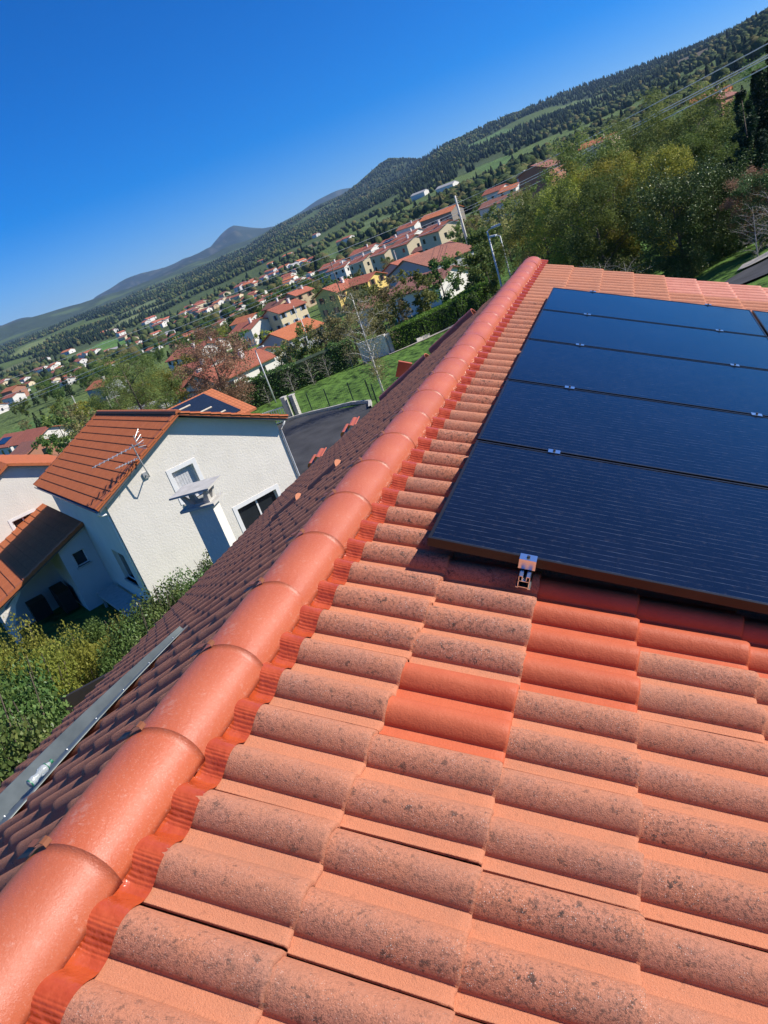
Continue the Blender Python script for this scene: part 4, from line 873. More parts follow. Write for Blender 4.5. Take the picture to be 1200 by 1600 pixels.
# hedges
def hedge(name,label,pts,w_,h,n,lf,seed,top_j=.06):
    P=[Vector(p) for p in pts];L=[(b-a).length for a,b in zip(P[:-1],P[1:])];tot=sum(L);r=np.random.default_rng(seed);V=[];o=thing(name,label,'hedge',(P[0].x,P[0].y,gz(P[0].x,P[0].y)))
    cs=[];N_=int(n);k=r.choice(len(L),N_,p=np.array(L)/tot);f=r.random(N_)
    for i in range(N_):
        a,b=P[k[i]],P[k[i]+1];p=a.lerp(b,f[i]);d=(b-a).normalized();nn=Vector((d.y,-d.x));z=gz(p.x,p.y)
        hh=h*(1+top_j*(vn(p.x*.9,p.y*.9,4)-.5)*2);s=r.random();q=r.random()
        if s<.36: off=w_/2*(2*q-1);zz=hh
        elif s<.68: off=w_/2;zz=hh*q
        else: off=-w_/2;zz=hh*q
        j=r.normal(size=3)*.05;cs.append((p.x+nn.x*off+j[0],p.y+nn.y*off+j[1],z+zz+j[2]))
    cs=np.array(cs)-np.array(o.location);V,Q,t=leaves(cs,np.full(len(cs),.05),N_,.17,seed,.6)
    npobj('leaves',V,Q,LF[lf],o,False,attrs={'tint':t})
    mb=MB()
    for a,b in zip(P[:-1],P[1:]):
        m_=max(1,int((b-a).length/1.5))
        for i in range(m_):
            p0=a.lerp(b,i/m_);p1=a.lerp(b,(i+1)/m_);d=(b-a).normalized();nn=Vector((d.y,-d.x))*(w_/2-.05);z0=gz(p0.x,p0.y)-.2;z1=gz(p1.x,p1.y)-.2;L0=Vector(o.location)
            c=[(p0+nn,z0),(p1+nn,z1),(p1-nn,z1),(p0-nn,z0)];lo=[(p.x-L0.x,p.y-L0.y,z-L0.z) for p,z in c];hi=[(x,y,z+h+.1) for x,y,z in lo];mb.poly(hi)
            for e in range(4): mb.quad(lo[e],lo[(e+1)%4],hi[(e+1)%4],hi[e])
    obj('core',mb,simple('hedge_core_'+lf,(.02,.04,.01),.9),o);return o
hedge('clipped_hedge','tall clipped bright green hedge along the far side of the lawn',[(-24.8,68.6),(-22,70.2),(-19.2,72.8),(-17.2,77),(-16.4,83)],1.6,2.1,15000,'hedge',41,.02)
hedge('dark_hedge','loose dark green hedge behind the pale pollarded shrubs',[(-43,62),(-38,65.5),(-33.5,68),(-29.5,70.2)],2.0,2.6,13000,'laurel',42,.25)
for i,(x,y,s) in enumerate(((-38.4,61.4,.55),(-36.6,62.6,.5),(-34.3,63.9,.62),(-32.6,65.2,.7),(-31.3,66.3,.62),(-29.2,67.8,.45))): plant(T_bare,x,y,s,'bare pollarded shrub before the dark hedge, '+['furthest left','second from the left','third from the left','fourth from the left and tallest','fifth from the left','beside the white wall'][i],'pollarded shrubs before the hedge')
# shrubs between our eave and the neighbour: survey point, distance, scale
SH_=[(1,40,1045,15.5,.95,'yellow-green shrub with pale new leaves at the left picture edge'),(1,100,1020,17,.9,'yellow-green shrub between the left edge one and the porch'),(2,190,1030,15.5,.75,'mid-green shrub in the middle of the hedge below the porch'),(1,190,985,18,.7,'small pale shrub in front of the porch'),(0,250,975,17.5,.95,'dark glossy shrub at the corner of the white house'),(0,215,1000,16,.8,'dark glossy shrub below the corner of the white house'),(0,300,935,20,.95,'dark glossy shrub against the white gable wall'),(0,335,895,22,.8,'dark shrub against the gable, closest to the chimney'),(0,25,1150,12,.9,'big dark green shrub left of the dark board'),(0,55,1205,11,.8,'big dark green shrub in front of the dark board'),(2,10,1200,11.2,1.0,'green shrub above the lower left roof corner'),(0,10,1095,13.6,.8,'dark shrub behind the big ones at the left edge'),(2,-60,1120,13,1.1,'green shrub just outside the left picture edge'),(0,-40,1200,10.6,1.0,'dark shrub at the lower left edge'),(1,15,1010,19,1.0,'pale shrub below the porch pillar at the left edge'),(2,130,1005,20,.9,'green shrub between the porch and the yellow ones'),(0,275,955,18,.9,'dark glossy shrub before the middle of the gable wall')]
for k,px,py,d,s,l in SH_:
    P=inv(px,py,d);z=gz(P.x,P.y);s*=1.05;top=P.z+.85*s;hh=max(1.2,(top-z));plant(B_[k],P.x,P.y,(s,s,hh/2.25),l,'garden shrubs between the two houses')
# garden trees scattered through the village: (azimuth range, distance range, count, kinds)
zones=[((-47,-38),(110,300),26,(0,1,3,2)),((-48,-36),(300,520),44,(0,1,0,3)),((-36,-27),(150,330),26,(0,1,2,3)),((-36,-22),(330,700),74,(0,1,3,0)),((-27,-17),(200,420),26,(0,1,3,3)),((-49,-40),(520,900),42,(0,1,3)),((-17,-7),(140,420),26,(0,1,2,3)),((-15,-3),(420,800),34,(0,1,1)),((-4,8),(90,360),24,(0,1,3,0))]
HOUSEPTS=[]
# ------------------------------------------------------------------ houses
def house(name,label,x,y,L,W,H,az,wc,rc,cat='house',pitch=20,wins=(3,2),group=None,chim=1,gw=1,lit=None,zoff=0,solar=None,oh=.45):
    az_=az;o=thing(name,label,cat,(x,y,gz(x,y)+zoff),rad(90-az),group);HOUSEPTS.append((x,y,max(L,W)*.62))
    hp=W/2*math.tan(rad(pitch));mb=MB()
    # local x = ridge direction
    l,w=L/2,W/2
    mb.quad((-l,-w,-3),(l,-w,-3),(l,-w,H),(-l,-w,H));mb.quad((l,w,-3),(-l,w,-3),(-l,w,H),(l,w,H))
    mb.poly([(l,-w,-3),(l,w,-3),(l,w,H),(l,0,H+hp),(l,-w,H)]);mb.poly([(-l,w,-3),(-l,-w,-3),(-l,-w,H),(-l,0,H+hp),(-l,w,H)])
    obj('wall',mb,WL[wc],o)
    t_=.16;e=oh;dz=e*math.tan(rad(pitch));mb=MB()
    for s in (-1,1):
        P=[(-l-e,s*(w+e),H-dz),(l+e,s*(w+e),H-dz),(l+e,0,H+hp),(-l-e,0,H+hp)];P2=[(a,b,c+t_) for a,b,c in P]
        if s>0: P=P[::-1];P2=P2[::-1]
        mb.poly(P2);mb.poly(P[::-1])
        for k in range(4): mb.quad(P[k],P[(k+1)%4],P2[(k+1)%4],P2[k])
    rf=obj('roof',mb,RF[rc],o)
    if chim: mb=MB();mb.box(l*.35,l*.35+.6,-w*.35,-w*.35+.6,H,H+hp+.9);mb.box(l*.35-.08,l*.35+.68,-w*.35-.08,-w*.35+.68,H+hp+.9,H+hp+1.0);obj('chimney',mb,RF['brown'] if chim>1 else WL['white'],rf)
    if solar: 
        mb=MB();s=-1;c=math.cos(rad(pitch));sn=math.sin(rad(pitch));u0,u1,v0,v1=solar
        f=lambda u,v,q:(u,-v*c-q*sn,H+hp+t_-v*sn+q*c);P=[f(u0,v1,.08),f(u1,v1,.08),f(u1,v0,.08),f(u0,v0,.08)];P2=[f(u0,v1,.01),f(u1,v1,.01),f(u1,v0,.01),f(u0,v0,.01)];mb.poly(P)
        for k in range(4): mb.quad(P2[k],P2[(k+1)%4],P[(k+1)%4],P[k])
        obj('solar_array',mb,SOLF,rf)
    def win(cx_,cy_,z,wd,hg,ax):
        mb=MB()
        if ax=='x': sg=1 if cy_>0 else -1;mb.box(cx_-wd/2,cx_+wd/2,min(cy_,cy_+sg*.03),max(cy_,cy_+sg*.03),z,z+hg)
        else: sg=1 if cx_>0 else -1;mb.box(min(cx_,cx_+sg*.03),max(cx_,cx_+sg*.03),cy_-wd/2,cy_+wd/2,z,z+hg)
        wf=obj('window',mb,GLASSD,o)
        if SHUT:
            for s in (-1,1):
                mb=MB()
                if ax=='x': c0=cx_+s*(wd/2+wd*.24);mb.box(c0-wd*.22,c0+wd*.22,min(cy_,cy_+sg*.06),max(cy_,cy_+sg*.06),z,z+hg)
                else: c0=cy_+s*(wd/2+wd*.24);mb.box(min(cx_,cx_+sg*.06),max(cx_,cx_+sg*.06),c0-wd*.22,c0+wd*.22,z,z+hg)
                obj('shutter',mb,SHUT,wf)
    fl=2 if H>4.6 else 1
    for f_ in range(fl):
        z=1.0+f_*2.8
        for k in range(wins[0]):
            xx=-l+L*(k+.5+.12*((k*7+f_*3)%3-1))/wins[0]
            if wins[0]: win(xx,-w,z,1.1,1.3,'x');win(xx,w,z,1.1,1.3,'x')
        for k in range(wins[1]):
            yy=-w+W*(k+.5)/wins[1];win(l,yy,z,1.0,1.3,'y');win(-l,yy,z,1.0,1.3,'y')
    return o
SOLF=glass('dark_solar_sheet',(.02,.03,.05),.25)
SHUT=None
BLUESH=simple('blue_grey_shutter',(.22,.27,.36),.6);BROWNSH=simple('brown_shutter',(.16,.08,.05),.6)
H_=house
# (x,y) L W H ridge-azimuth
H_('cream_house','cream two-storey house with a bright right gable, nearest the tall power pole',-55,221.5,9.5,9,6.2,128,'cream','red',wins=(2,2))
H_('cream_house','cream two-storey house, second from the tall power pole',-72.6,247,9.5,9,6.2,128,'cream','red',wins=(2,1))
H_('cream_house','narrow cream house in the middle of the cream row',-86.5,263,9.5,8,6.2,128,'cream','red',wins=(2,1))
H_('cream_house','cream house at the left end of the cream row, with a yellow-lit gable',-104,288,11,9,6.2,128,'cream','red',wins=(2,2))
H_('shed','low red-roofed shed between the cream houses and the tall pole',-64,232,6,5,3,112,'brick','brown',cat='shed',wins=(0,0),chim=0)
H_('stone_barn','long dark stone barn with a bright orange-red roof left of the tall pole',-85,352,18,10,7,112,'stone','orange',cat='barn',wins=(4,1),chim=0)
H_('stone_barn','brown-roofed stone barn left of the largest barn',-118,392,13,9,5,112,'stone','brown',cat='barn',wins=(3,1),chim=1)
H_('terrace_house','red-roofed terrace house furthest left of the terrace behind the cream row',-143,352,13,10,7,112,'grey','red',wins=(3,2))
H_('terrace_house','red-roofed terrace house with dark front below the terrace end',-126,318,11,9,6,112,'white','red',wins=(3,2))
H_('terrace_house','long red roof behind the cream row, middle of the terrace',-132,372,15,10,7,112,'white','red',wins=(4,2))
H_('terrace_house','red-roofed house with solar panels behind the cream row',-103,330,12,9,6.2,112,'cream','red',wins=(3,2),solar=(-4,.5,1,4))
H_('terrace_house','red-roofed house at the right end of the terrace',-92,318,10,9,6,112,'white','red',wins=(3,2))
H_('terrace_house','far red-roofed house behind the terrace',-112,392,12,9,8,112,'white','red',wins=(3,2))
H_('grey_house','grey gabled house with a blue solar patch on its roof',-55.2,180,9,9,3.6,30,'grey','red',wins=(2,2),solar=None,chim=0)
SQ=H_('grey_house','large slate-grey gabled house with a long brown roof',-38.5,141,12,12,3.8,32,'grey','brown',wins=(3,2),chim=0)
H_('mottled_house','house with a mottled pink roof and ragged white gable behind the hedge trees',-30.0,106,9,8,2.9,112,'white','pink',wins=(2,1),chim=0)
H_('mottled_house','low mottled pink roof half hidden by olive trees',-42,119,7.5,7,2.8,100,'white','pink',wins=(1,1),chim=0)
SHUT=BROWNSH
H_('yellow_house','yellow two-storey house with brown shutters above the olive trees',-70.5,170,7.5,8.5,5.6,28,'yellow','red',wins=(2,2))
H_('yellow_house','lower yellow wing with a bright end gable, joined to the yellow house',-63.5,171,8,7,5.0,112,'yellow','red',wins=(3,2),chim=0)
SHUT=BLUESH
H_('shuttered_house','cream house with blue-grey shutters left of the yellow house',-95,188,9.5,8.5,5.4,28,'cream','red',wins=(3,2))
SHUT=None
H_('low_house','low bright orange-roofed house with a blue-grey shaded gable',-60.5,119.5,8,8.5,3.2,28,'grey','orange',wins=(1,2),chim=0)
H_('low_house','small orange roof just below and left of the blue-grey gable',-60,104.5,6.5,6.5,2.6,120,'white','red',wins=(1,1),chim=0)
H_('chalet','white chalet with a broad gable and dark balcony opening',-104,184,9.5,8.5,4.6,112,'white','red',wins=(2,2))
H_('long_roof_house','bright orange roofed long house behind the white chalet',-136,240,11,8,4.6,112,'white','orange',wins=(3,1),chim=0)
SHUT=BROWNSH
H_('tan_house','tan house with crossed brown roofs, left of the shuttered house',-124,243,8.5,8,5.2,112,'tan','brown',wins=(2,2))
H_('tan_house','tan house with a red roof just right of the crossed roofs',-117,247,8,8,5.6,30,'tan','red',wins=(2,2))
SHUT=None
H_('long_red_house','long red-roofed house with a bright white end gable and dark windows',-108.5,160,13.5,8,4.9,112,'white','red',wins=(5,1))
H_('red_roof_house','small red-roofed house above the long red roof',-125,195,7.5,7,3.6,112,'white','red',wins=(1,1))
H_('red_roof_house','orange-red roofed house beside the copper-brown tree, upper one',-72,107,9,8.5,3.4,108,'white','red',wins=(2,1))
H_('red_roof_house','orange-red roofed house behind the copper-brown tree, with white edged verge',-55.5,88,10,8,2.9,25,'white','red',wins=(2,1))
H_('red_roof_house','orange roof below the copper-brown tree, right above the solar-covered roof',-61,89,8,7,2.6,112,'white','red',wins=(1,1))
P_=house('solar_roof_house','house with its whole front roof slope covered in dark solar sheets',-36.0,46.6,8.0,9.0,2.7,25,'white','orange',wins=(0,0),pitch=22,chim=0,solar=(-3.9,3.4,.3,4.8))
mb=MB()
for k,(a,b) in enumerate(((-2.0,1.3),(-1.4,3.4),(.4,1.0),(1.2,2.6),(-1.7,2.4),(1.5,3.9))):
    c=math.cos(rad(22));s=math.sin(rad(22));u,v=a,b;q=[(u-1.1,-(v)*c-.12*s,2.7+4.5*math.tan(rad(22))+.16-v*s+.10*c),(u+1.1,-(v)*c-.12*s,2.7+4.5*math.tan(rad(22))+.16-v*s+.10*c),(u+1.1,-(v+.12)*c-.12*s,2.7+4.5*math.tan(rad(22))+.16-(v+.12)*s+.10*c),(u-1.1,-(v+.12)*c-.12*s,2.7+4.5*math.tan(rad(22))+.16-(v+.12)*s+.10*c)];mb.prism(q,(0,0,.04))
obj('pale_joint_strips',mb,simple('pale_batten',(.6,.52,.40),.7),P_)
H_('brick_farm','long brick farmhouse with an orange roof in the left meadow',-372,352,17,9,7,112,'brick','orange',wins=(4,1),chim=0)
H_('farm_annex','low orange-roofed annex in front of the brick farmhouse',-330,310,15,7,4,112,'white','red',wins=(3,1),chim=0)
H_('farm_annex','small white annex left of the low farm building',-300,270,9,7,3.4,112,'white','orange',wins=(2,1),chim=0)
H_('bungalow','bungalow with a dark panelled roof at the lower left edge',-128,116,10,8,3,112,'white','red',wins=(3,1),chim=0,solar=(-3.5,1.5,1.4,3.6))
H_('bungalow','long bungalow with a white gable right of the panelled roof',-109,104,10,7.5,3.2,112,'white','red',wins=(4,1),chim=0)
H_('bungalow','small brown roof in front of the long bungalow',-99,92,7,6,2.6,112,'brick','brown',wins=(1,1),chim=0)
H_('red_roof_house','long orange roof left of the pale willow',-152,176,11,7.5,4.2,112,'grey','orange',wins=(2,1))
H_('grey_shed','large shed with a pale grey sheet roof behind the white house',-76,90,13,9,2.4,100,'grey','grey',cat='shed',wins=(0,0),chim=0,pitch=8)
H_('white_house','white house with a dark side and orange roof right of the tall pole',-53.3,322,9,8,6.5,112,'white','red',wins=(3,1),chim=0)
H_('white_house','small bright white house with an orange roof',-45,306,7.5,7.5,5,112,'white','orange',wins=(2,1),chim=0)
H_('white_house','white two-storey house with a flat grey roof front',-37,311,9,8,7,30,'white','grey',wins=(2,2))
H_('long_pink_house','long low house with a pinkish brown roof above the lamp posts',-39,247,15,8,4.5,112,'white','brown',wins=(5,1),chim=0)
H_('stone_tower_house','tall dark stone house with a brick-red lit wall behind the trees',-25.5,236,9,10,8,25,'brick','brown',wins=(1,1),chim=0)
H_('hill_house','orange-roofed house showing above the trees on the right',-13.4,368,15,10,6,112,'tan','orange',wins=(3,1))
H_('hill_house','orange and grey roofed house between the wires and the conifers',27.9,322.4,13,9,5,100,'tan','orange',wins=(3,1))
H_('hill_house','brick house half hidden under the conifers',22,250,11,9,5,30,'brick','brown',wins=(2,1))
H_('hillside_farm','tiny white farm building on the wooded slope above the barns',-300,1150,26,14,6,112,'white','grey',wins=(0,0),chim=0)
H_('hillside_farm','tiny white farm building above the largest barn roof',-215,960,26,14,6,112,'white','grey',wins=(0,0),chim=0)
LAND=[(-372,352,'the brick farmhouse'),(-300,270,'the white farm annex'),(-119,110,'the lower left bungalows'),(-152,176,'the orange roof by the willow'),(-108,160,'the long red roof'),(-104,184,'the white chalet'),(-136,240,'the long orange roof'),(-120,245,'the tan houses'),(-95,188,'the shuttered cream house'),(-65,170,'the yellow house'),(-80,255,'the cream row'),(-85,352,'the orange-roofed stone barn'),(-135,352,'the red terrace'),(-40,140,'the large grey gable'),(-45,312,'the white houses by the tower'),(-39,247,'the long low pinkish house'),(-470,655,'the long white warehouse'),(-560,690,'the pale grey warehouse'),(-330,560,'the white warehouse under the wires'),(-300,1150,'the white hillside farm'),(-215,960,'the farm above the barn'),(-13,368,'the orange roof above the trees'),(28,322,'the hill house between the wires'),(-60,115,'the low orange roof'),(-620,930,'the middle village lane'),(-980,1200,'the far left village edge'),(-850,1100,'the left village green'),(-700,900,'the left village gardens'),(-500,860,'the village centre'),(-400,900,'the upper right village lane'),(-620,1300,'the far slope hamlet'),(-330,780,'the right village field'),(-230,600,'the pale field beyond the terrace'),(-160,500,'the meadow behind the barns'),(-90,600,'the green hillside field')]
# distant village: six kinds, copied
KN=[('village_house','white','red'),('village_house','cream','red'),('village_house','tan','brown'),('village_house','white','orange'),('village_house','yellow','red'),('village_hall','white','grey')]
pro=[]
for k,(n,wc,rc) in enumerate(KN): pro.append(reg(house(n,'x',0,0,13,10,4.2 if k%2 else 5.2,0,wc,rc,wins=(2,1),chim=0,zoff=0)))
HOUSEPTS[:]=[h for h in HOUSEPTS if h[0] or h[1]]
CW={'white':'white','cream':'cream','tan':'tan','yellow':'yellow'}
uses={}
rv=random.Random(77);EX=[]
while len(EX)<88:
    a=rv.uniform(-47.5,-22.5);d=math.exp(rv.uniform(math.log(430),math.log(1150)));x,y=dirpt(a,d)
    if field(x,y)>=0 or vn(x/130,y/130,21)<.42 or any((x-p[0])**2+(y-p[1])**2<(14+d*.014)**2 for p in VILLAGE+EX) or any((x-h[0])**2+(y-h[1])**2<900 for h in HOUSEPTS): continue
    EX.append((round(x,1),round(y,1)))
for i,(x,y) in enumerate(VILLAGE+EX):
    d=math.hypot(x,y);r=random.Random(i*31+7);k=[0,0,1,0,3,0,2,0,1,4,0,5][r.randrange(12)] if d<1000 else [0,1,3,0][r.randrange(4)];p=pro[k]
    c=dup(p) if k in uses else p;uses[k]=1;s=max(.62,min(1.25,d/980))*r.uniform(.8,1.12);c.scale=(s*r.uniform(.9,1.4),s,s*.95);c.location=(x,y,gz(x,y)-.3);c.rotation_euler=(0,0,rad(90-(112+r.choice((0,0,-12,10,88)))))
    az=math.degrees(math.atan2(x,y));zone='left end of the valley village' if az<-38 else 'middle of the valley village' if az<-30 else 'right part of the valley village' if az<-24 else 'hamlet up the right slope'
    dz=min(LAND,key=lambda q:(x-q[0])**2+(y-q[1])**2);az_=math.atan2(x,y)-math.atan2(dz[0],dz[1]);side='left of' if az_<-.012 else 'right of' if az_>.012 else ('beyond' if math.hypot(x,y)>math.hypot(dz[0],dz[1]) else 'in front of');wz='wide' if c.scale[0]>1.25*s else 'small'
    c['label']=f"{wz} distant {KN[k][1]} house, {KN[k][2]} roof, {side} {dz[2]}";c['group']='distant village houses';HOUSEPTS.append((x,y,13*s))
# warehouses in the village
H_('warehouse','long low white warehouse in the middle of the village',-470,655,34,14,4,112,'white','grey',cat='warehouse',wins=(0,0),chim=0,pitch=8)
H_('warehouse','pale grey warehouse further left in the village',-560,690,30,18,5,112,'white','grey',cat='warehouse',wins=(0,0),chim=0,pitch=8)
H_('warehouse','white warehouse below the wires in the right of the village',-330,560,30,14,4,112,'white','grey',cat='warehouse',wins=(0,0),chim=0,pitch=8)
# garden walls and fences
def gwall(name,label,a,b,h,th,mat,cat='wall'):
    mb=MB();a=Vector(a);b=Vector(b);n=max(1,int((b-a).length/2));d=(b-a).normalized();nn=Vector((d.y,-d.x))*th/2;L=Vector((a.x,a.y,gz(a.x,a.y)))
    for i in range(n):
        p=a.lerp(b,i/n);q=a.lerp(b,(i+1)/n);z0=gz(p.x,p.y);z1=gz(q.x,q.y)
        P=[(p.x+nn.x,p.y+nn.y,z0-.4),(q.x+nn.x,q.y+nn.y,z1-.4),(q.x-nn.x,q.y-nn.y,z1-.4),(p.x-nn.x,p.y-nn.y,z0-.4)];T=[(x,y,z+.4+h) for x,y,z in P];P=[tuple(Vector(v)-L) for v in P];T=[tuple(Vector(v)-L) for v in T];mb.poly(T)
        for k in range(4): mb.quad(P[k],P[(k+1)%4],T[(k+1)%4],T[k])
    o=obj(name,mb,mat);o.location=L;return tag(o,label,cat)
gwall('white_wall','bright white garden wall at the left end of the lawn, behind the birch',(-28.2,68.6),(-25.0,68.0),2.0,.3,WHITE)
gwall('stone_wall','grey stone wall joining the white wall to the clipped hedge',(-24.9,68.0),(-22.6,69.4),1.9,.3,WL['grey'])
gwall('white_edging','low white edging wall in front of the clipped hedge',(-22.4,69.0),(-17.6,73.5),.35,.3,WHITE)
gwall('brick_wall','low red-brown wall beside the tall power pole',(-50,226),(-40,214),1.4,.4,WL['brick'])
gt=thing('gate_pillar','pair of grey concrete gate posts at the end of the lawn','gate post',(-28.6,51.2,gz(-28.6,51.2)))
for k,dx in enumerate((0,.75)): mb=MB().box(dx-.18,dx+.18,-.22,.22,-.3,1.75);mb.box(dx-.22,dx+.22,-.26,.26,1.75,1.83);obj('post',mb,CONC,gt)
gt=thing('gate','white barred gate beside the concrete gate posts','gate',(-31.6,50.2,gz(-31.6,50.2)),rad(18));mb=MB()
for k in range(15): mb.box(k*.2,k*.2+.05,-.02,.02,.1,1.3)
mb.box(0,2.85,-.03,.03,.1,.18);mb.box(0,2.85,-.03,.03,1.22,1.3);obj('bars',mb,TRIM,gt)
FP=[(-28.0,50.9),(-26.2,50.5),(-24.4,50.0),(-22.2,49.6),(-20.2,48.2),(-18.9,45.9)]
DG=simple('dark_green_post',(.015,.04,.025),.5)
ft=thing('mesh_fence','dark green posts with thin wire mesh along the edge of the lawn','fence',(FP[0][0],FP[0][1],gz(*FP[0])));L0=Vector(ft.location)
for x,y in FP: mb=MB().box(-.035,.035,-.035,.035,-.3,1.5);o=obj('post',mb,DG,ft);o.location=Vector((x,y,gz(x,y)+.1))-L0
mb=MB()
for (x0,y0),(x1,y1) in zip(FP[:-1],FP[1:]):
    a=Vector((x0,y0,gz(x0,y0)+.1))-L0;b=Vector((x1,y1,gz(x1,y1)+.1))-L0
    for k in range(8): mb.tube([a+Vector((0,0,.1+.18*k)),b+Vector((0,0,.1+.18*k))],.004,3)
    n=int((b-a).length/.2)
    for k in range(n): p=a.lerp(b,k/n);mb.tube([p+Vector((0,0,.1)),p+Vector((0,0,1.36))],.004,3)
obj('wire_mesh',mb,DG,ft)
# street lamps and poles
GAL=simple('galvanised_steel',(.60,.61,.62),.5,.1,.08)
def lamp(label,x,y,h,az,s=1):
    o=thing('street_lamp',label,'street lamp',(x,y,gz(x,y)),rad(90-az),'street lamps');mb=MB().tube([(0,0,-.3),(0,0,h*.5),(0,0,h)],[.085*s,.07*s,.05*s],8);obj('pole',mb,GAL,o,True)
    mb=MB();mb.tube([(0,0,h-.02),(.30,0,h+.10),(.45,0,h+.13)],.035*s,6)
    for a,b,c,d in ((.35,1.05,-.15,.15),): mb.prism([(a,c,h+.06),(b,c*.7,h+.10),(b,d*.7,h+.10),(a,d,h+.06)],(0,0,.14))
    obj('lamp_head',mb,simple('lamp_head_grey',(.62,.63,.64),.4) if 'lamp_head_grey' not in bpy.data.materials else bpy.data.materials['lamp_head_grey'],o);return o
lamp('street lamp behind the lawn gate, left of the birch',-35.7,62.2,5.3,95)
x,y=dirpt(-10.75,58);lamp('taller of the two street lamps beside the far end of the ridge',x,y,-3.1-gz(x,y),80,1.1)
x,y=dirpt(-9.95,70);lamp('shorter street lamp to the right of the taller one',x,y,-4.45-gz(x,y),290)
x,y=dirpt(-12.4,180);lamp('distant street lamp beside the cream house',x,y,7,270)
x,y=dirpt(-25.8,120);lamp('distant street lamp below the yellow house',x,y,5.5,270)
def pole(label,x,y,h,mat,w_=.16,arm=False):
    o=thing('power_pole',label,'power pole',(x,y,gz(x,y)),0,'power poles');obj('shaft',MB().tube([(0,0,-.4),(0,0,h)],[w_,w_*.65],8),mat,o,True)
    mb=MB()
    for k in range(4): mb.tube([(w_,0,h-.3-.35*k),(w_+.14,0,h-.3-.35*k)],.05,6)
    obj('insulators',mb,TRIM,o);return o
PC=simple('pale_concrete_pole',(.62,.58,.50),.8)
x1,y1=dirpt(-12.3,150);h1=150*math.tan(rad(-.05))-gz(x1,y1);pole('tall pale concrete power pole right of the cream houses',x1,y1,h1,PC,.30)
x2,y2=dirpt(-22.3,175);h2=-3.9-gz(x2,y2);pole('dark power pole left of the cream row',x2,y2,h2,BARK,.16)
x3,y3=dirpt(-41.2,150);pole('thin leaning power pole above the grey shed roof',x3,y3,6.5,PC,.12)
x3,y3=dirpt(-43.3,200);pole('thin power pole in the left meadow',x3,y3,6,PC,.12)
x4,y4=dirpt(-26.0,170);pole('pale power pole beside the tall garden tree',x4,y4,7,PC,.13)
x5,y5=dirpt(-17.6,190);pole('pale pole in front of the cream row',x5,y5,8,PC,.13)
# overhead wires
WIRE=simple('aluminium_wire',(.80,.78,.70),.5,.0)
def wire(label,A,B,r_,sag):
    A=Vector(A);B=Vector(B);mb=MB();n=40;pts=[]
    for i in range(n+1): t=i/n;p=A.lerp(B,t)+Vector((0,0,-4*sag*t*(1-t)));pts.append(p-A)
    mb.tube(pts,r_,5);o=obj('overhead_wire',mb,WIRE);o.location=A;return tag(o,label,'wire','overhead wires',)
for k,(pa,pb,pc,lab) in enumerate((((1230,52),(724,313),(0,598),'uppermost overhead wire'),((1230,70),(725,326),(0,622),'overhead wire, second from the top'),((1230,74),(726,330),(0,636),'overhead wire, third from the top'),((1230,88),(727,337),(0,642),'lowest overhead wire'))):
    a=inv(*pa,46);b=inv(*pb,149);c=inv(*pc,190)
    wire(lab+', from the right picture edge to the tall concrete pole',a,b,.030,.25);wire(lab+', running left from the tall concrete pole over the valley',b,c,.042,.45)
# ------------------------------------------------------------------ scattered trees
r=random.Random(5);cnt=0
for (a0,a1),(d0,d1),n,kinds in zones:
    t=0;m=0
    while m<n and t<n*30:
        t+=1;a=r.uniform(a0,a1);d=math.exp(r.uniform(math.log(d0),math.log(d1)));x,y=dirpt(a,d)
        if field(x,y)>=0 or any((x-hx)**2+(y-hy)**2<(hr+2+(d*.004))**2 for hx,hy,hr in HOUSEPTS): continue
        # keep sight lines to houses mostly open
        if any(abs(math.atan2(x,y)-math.atan2(hx,hy))*d<hr*.8 and 0<math.hypot(hx,hy)-d<d*.22 for hx,hy,hr in HOUSEPTS) and r.random()<.93: continue
        k=kinds[r.randrange(len(kinds))];s=(.5+.35*r.random())*(1 if d<300 else 1.25);m+=1;cnt+=1
        p=T_mid[k] if r.random()>.10 else T_midc
        zl=min(LAND,key=lambda q:(x-q[0])**2+(y-q[1])**2);az_=math.atan2(x,y)-math.atan2(zl[0],zl[1]);side='left of' if az_<-.012 else 'right of' if az_>.012 else ('beyond' if d>math.hypot(zl[0],zl[1]) else 'in front of')
        sz=('small','middle-sized','large')[min(2,int((s/(1 if d<300 else 1.25)-.5)/.117))]
        zone=('left meadows' if a<-36 else 'valley village' if a<-22 else 'cream house quarter' if a<-7 else 'slope behind the conifers')
        col={'green':'dark green','olive':'olive','yellow':'yellow-green','birch':'brownish'}[['green','olive','yellow','birch'][k]] if p is not T_midc else 'dark pointed'
        dd='near' if d<250 else 'far'
        plant(p,x,y,s,f'{sz} {col} tree {side} {zl[2]}','garden trees around the village houses')
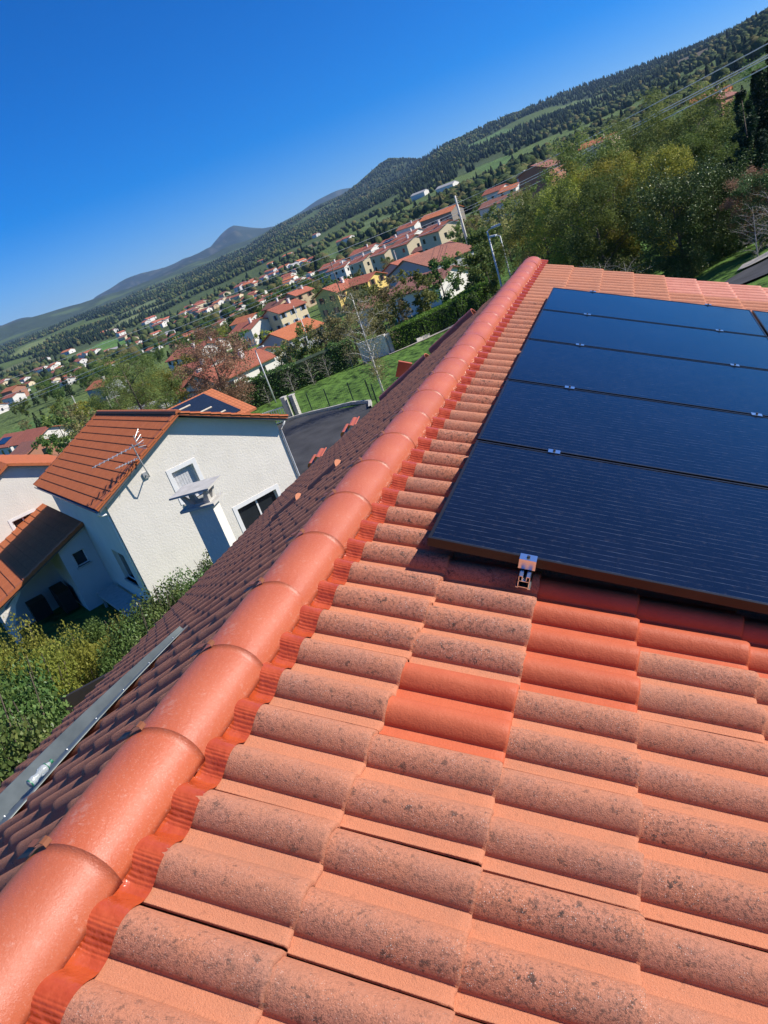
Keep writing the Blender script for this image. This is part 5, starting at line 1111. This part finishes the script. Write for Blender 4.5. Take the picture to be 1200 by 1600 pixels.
# far woods: one object, many simple crowns
def woods():
    rg=np.random.default_rng(9);pts=[]
    ico=[];t=(1+5**.5)/2
    b0=np.array([(-1,t,0),(1,t,0),(-1,-t,0),(1,-t,0),(0,-1,t),(0,1,t),(0,-1,-t),(0,1,-t),(t,0,-1),(t,0,1),(-t,0,-1),(-t,0,1)])/math.sqrt(1+t*t)
    f0=np.array([(0,11,5),(0,5,1),(0,1,7),(0,7,10),(0,10,11),(1,5,9),(5,11,4),(11,10,2),(10,7,6),(7,1,8),(3,9,4),(3,4,2),(3,2,6),(3,6,8),(3,8,9),(4,9,5),(2,4,11),(6,2,10),(8,6,7),(9,8,1)])
    V=[];Fs=[];T=[];n=0
    for i in range(40000):
        a=rg.uniform(-50,11);u_=rg.random();d=math.exp(math.log(420)+(math.log(4300)-math.log(420))*u_**.72);x,y=dirpt(a,d)
        if field(x,y)>=0: continue
        m=vn(x/260,y/260,2);e=math.degrees(math.atan2(gz(x,y),d))
        dens=.95 if d>1500 else (.35 if -44<a<-23 and d<1050 else .55)
        if a<-23 and d<1500: dens*=.75
        if d<1500 and vn(x/60,y/60,12)<.46: continue
        if d>900 and m>(.66 if a<-22 else .76): continue
        if rg.random()>dens: continue
        if d<1300 and any((x-hx)**2+(y-hy)**2<(hr+d*.006)**2 or (abs(math.atan2(x,y)-math.atan2(hx,hy))*d<hr and 0<math.hypot(hx,hy)-d<d*.04) for hx,hy,hr in HOUSEPTS): continue
        con=(vn(x/260,y/260,8)>.56)!=(rg.random()<.15) if d>1200 else rg.random()<.10
        s=(3.3 if con else 4.0)*(.7+.6*rg.random())*(1 if d<1800 else 1+.35*(d-1800)/2500);h=s*((1.7+.5*rg.random()) if con else 1.1)
        z=gz(x,y);p=b0*(1+(rg.random((12,1))-.5)*.5)
        if con: w_=np.clip(1-(p[:,2:]+.2)*.75,.08,1);p=np.concatenate([p[:,:2]*w_*.8,p[:,2:]],1)
        p=p*np.array([s,s,h])+np.array([x,y,z+h*.75]);V.append(p);Fs.append(f0+n);n+=12
        c=np.array((.024,.042,.022) if con else [(.07,.10,.035),(.11,.135,.045),(.055,.085,.032),(.14,.13,.05)][int(rg.integers(0,4))])*(.85+.3*rg.random())
        T.append(np.repeat(c[None],12,0))
    m,t,b=nmat('far_woods_foliage');c=attr(t,'cover','Color');c=mixc(t,mth(t,'MULTIPLY',ramp(t,noise(t,.45,4,.7),.35,.7),.6),c,mixc(t,.65,c,(.008,.012,.006)));t.links.new(c,b.inputs['Base Color']);b.inputs['Roughness'].default_value=.95;b.inputs['Specular IOR Level'].default_value=.1;bump(t,b,noise(t,.7,4,.7),1.2)
    o=npobj('woodland',np.concatenate(V),np.concatenate(Fs),m,smooth=False,attrs={'cover':np.concatenate(T)});tag(o,'dense mixed woodland covering the far hillsides','woodland',kind='stuff');print('wood',n//12,'trees',cnt)
woods()
# ------------------------------------------------------------------ air
mb=MB().box(-9400,6000,-2500,9700,-120,520);m=bpy.data.materials.new('haze');m.use_nodes=True;t=m.node_tree
for n_ in list(t.nodes):
    if n_.type!='OUTPUT_MATERIAL': t.nodes.remove(n_)
v=t.nodes.new('ShaderNodeVolumePrincipled');v.inputs['Color'].default_value=(.40,.64,1,1);v.inputs['Density'].default_value=5.0e-5;v.inputs['Anisotropy'].default_value=.2
t.links.new(v.outputs[0],t.nodes['Material Output'].inputs['Volume']);tag(obj('haze',mb,m),kind='stuff')
# prototypes that were never planted
for o in T_big+[T_lau,T_con,T_rust,T_bir,T_bare,T_midc]+T_mid+B_:
    if o.name not in USED:
        for ch in KIDS[o.name]: bpy.data.objects.remove(ch)
        bpy.data.objects.remove(o)
for k,p in enumerate(pro):
    if k not in uses:
        for ch in list(p.children_recursive): bpy.data.objects.remove(ch)
        bpy.data.objects.remove(p)
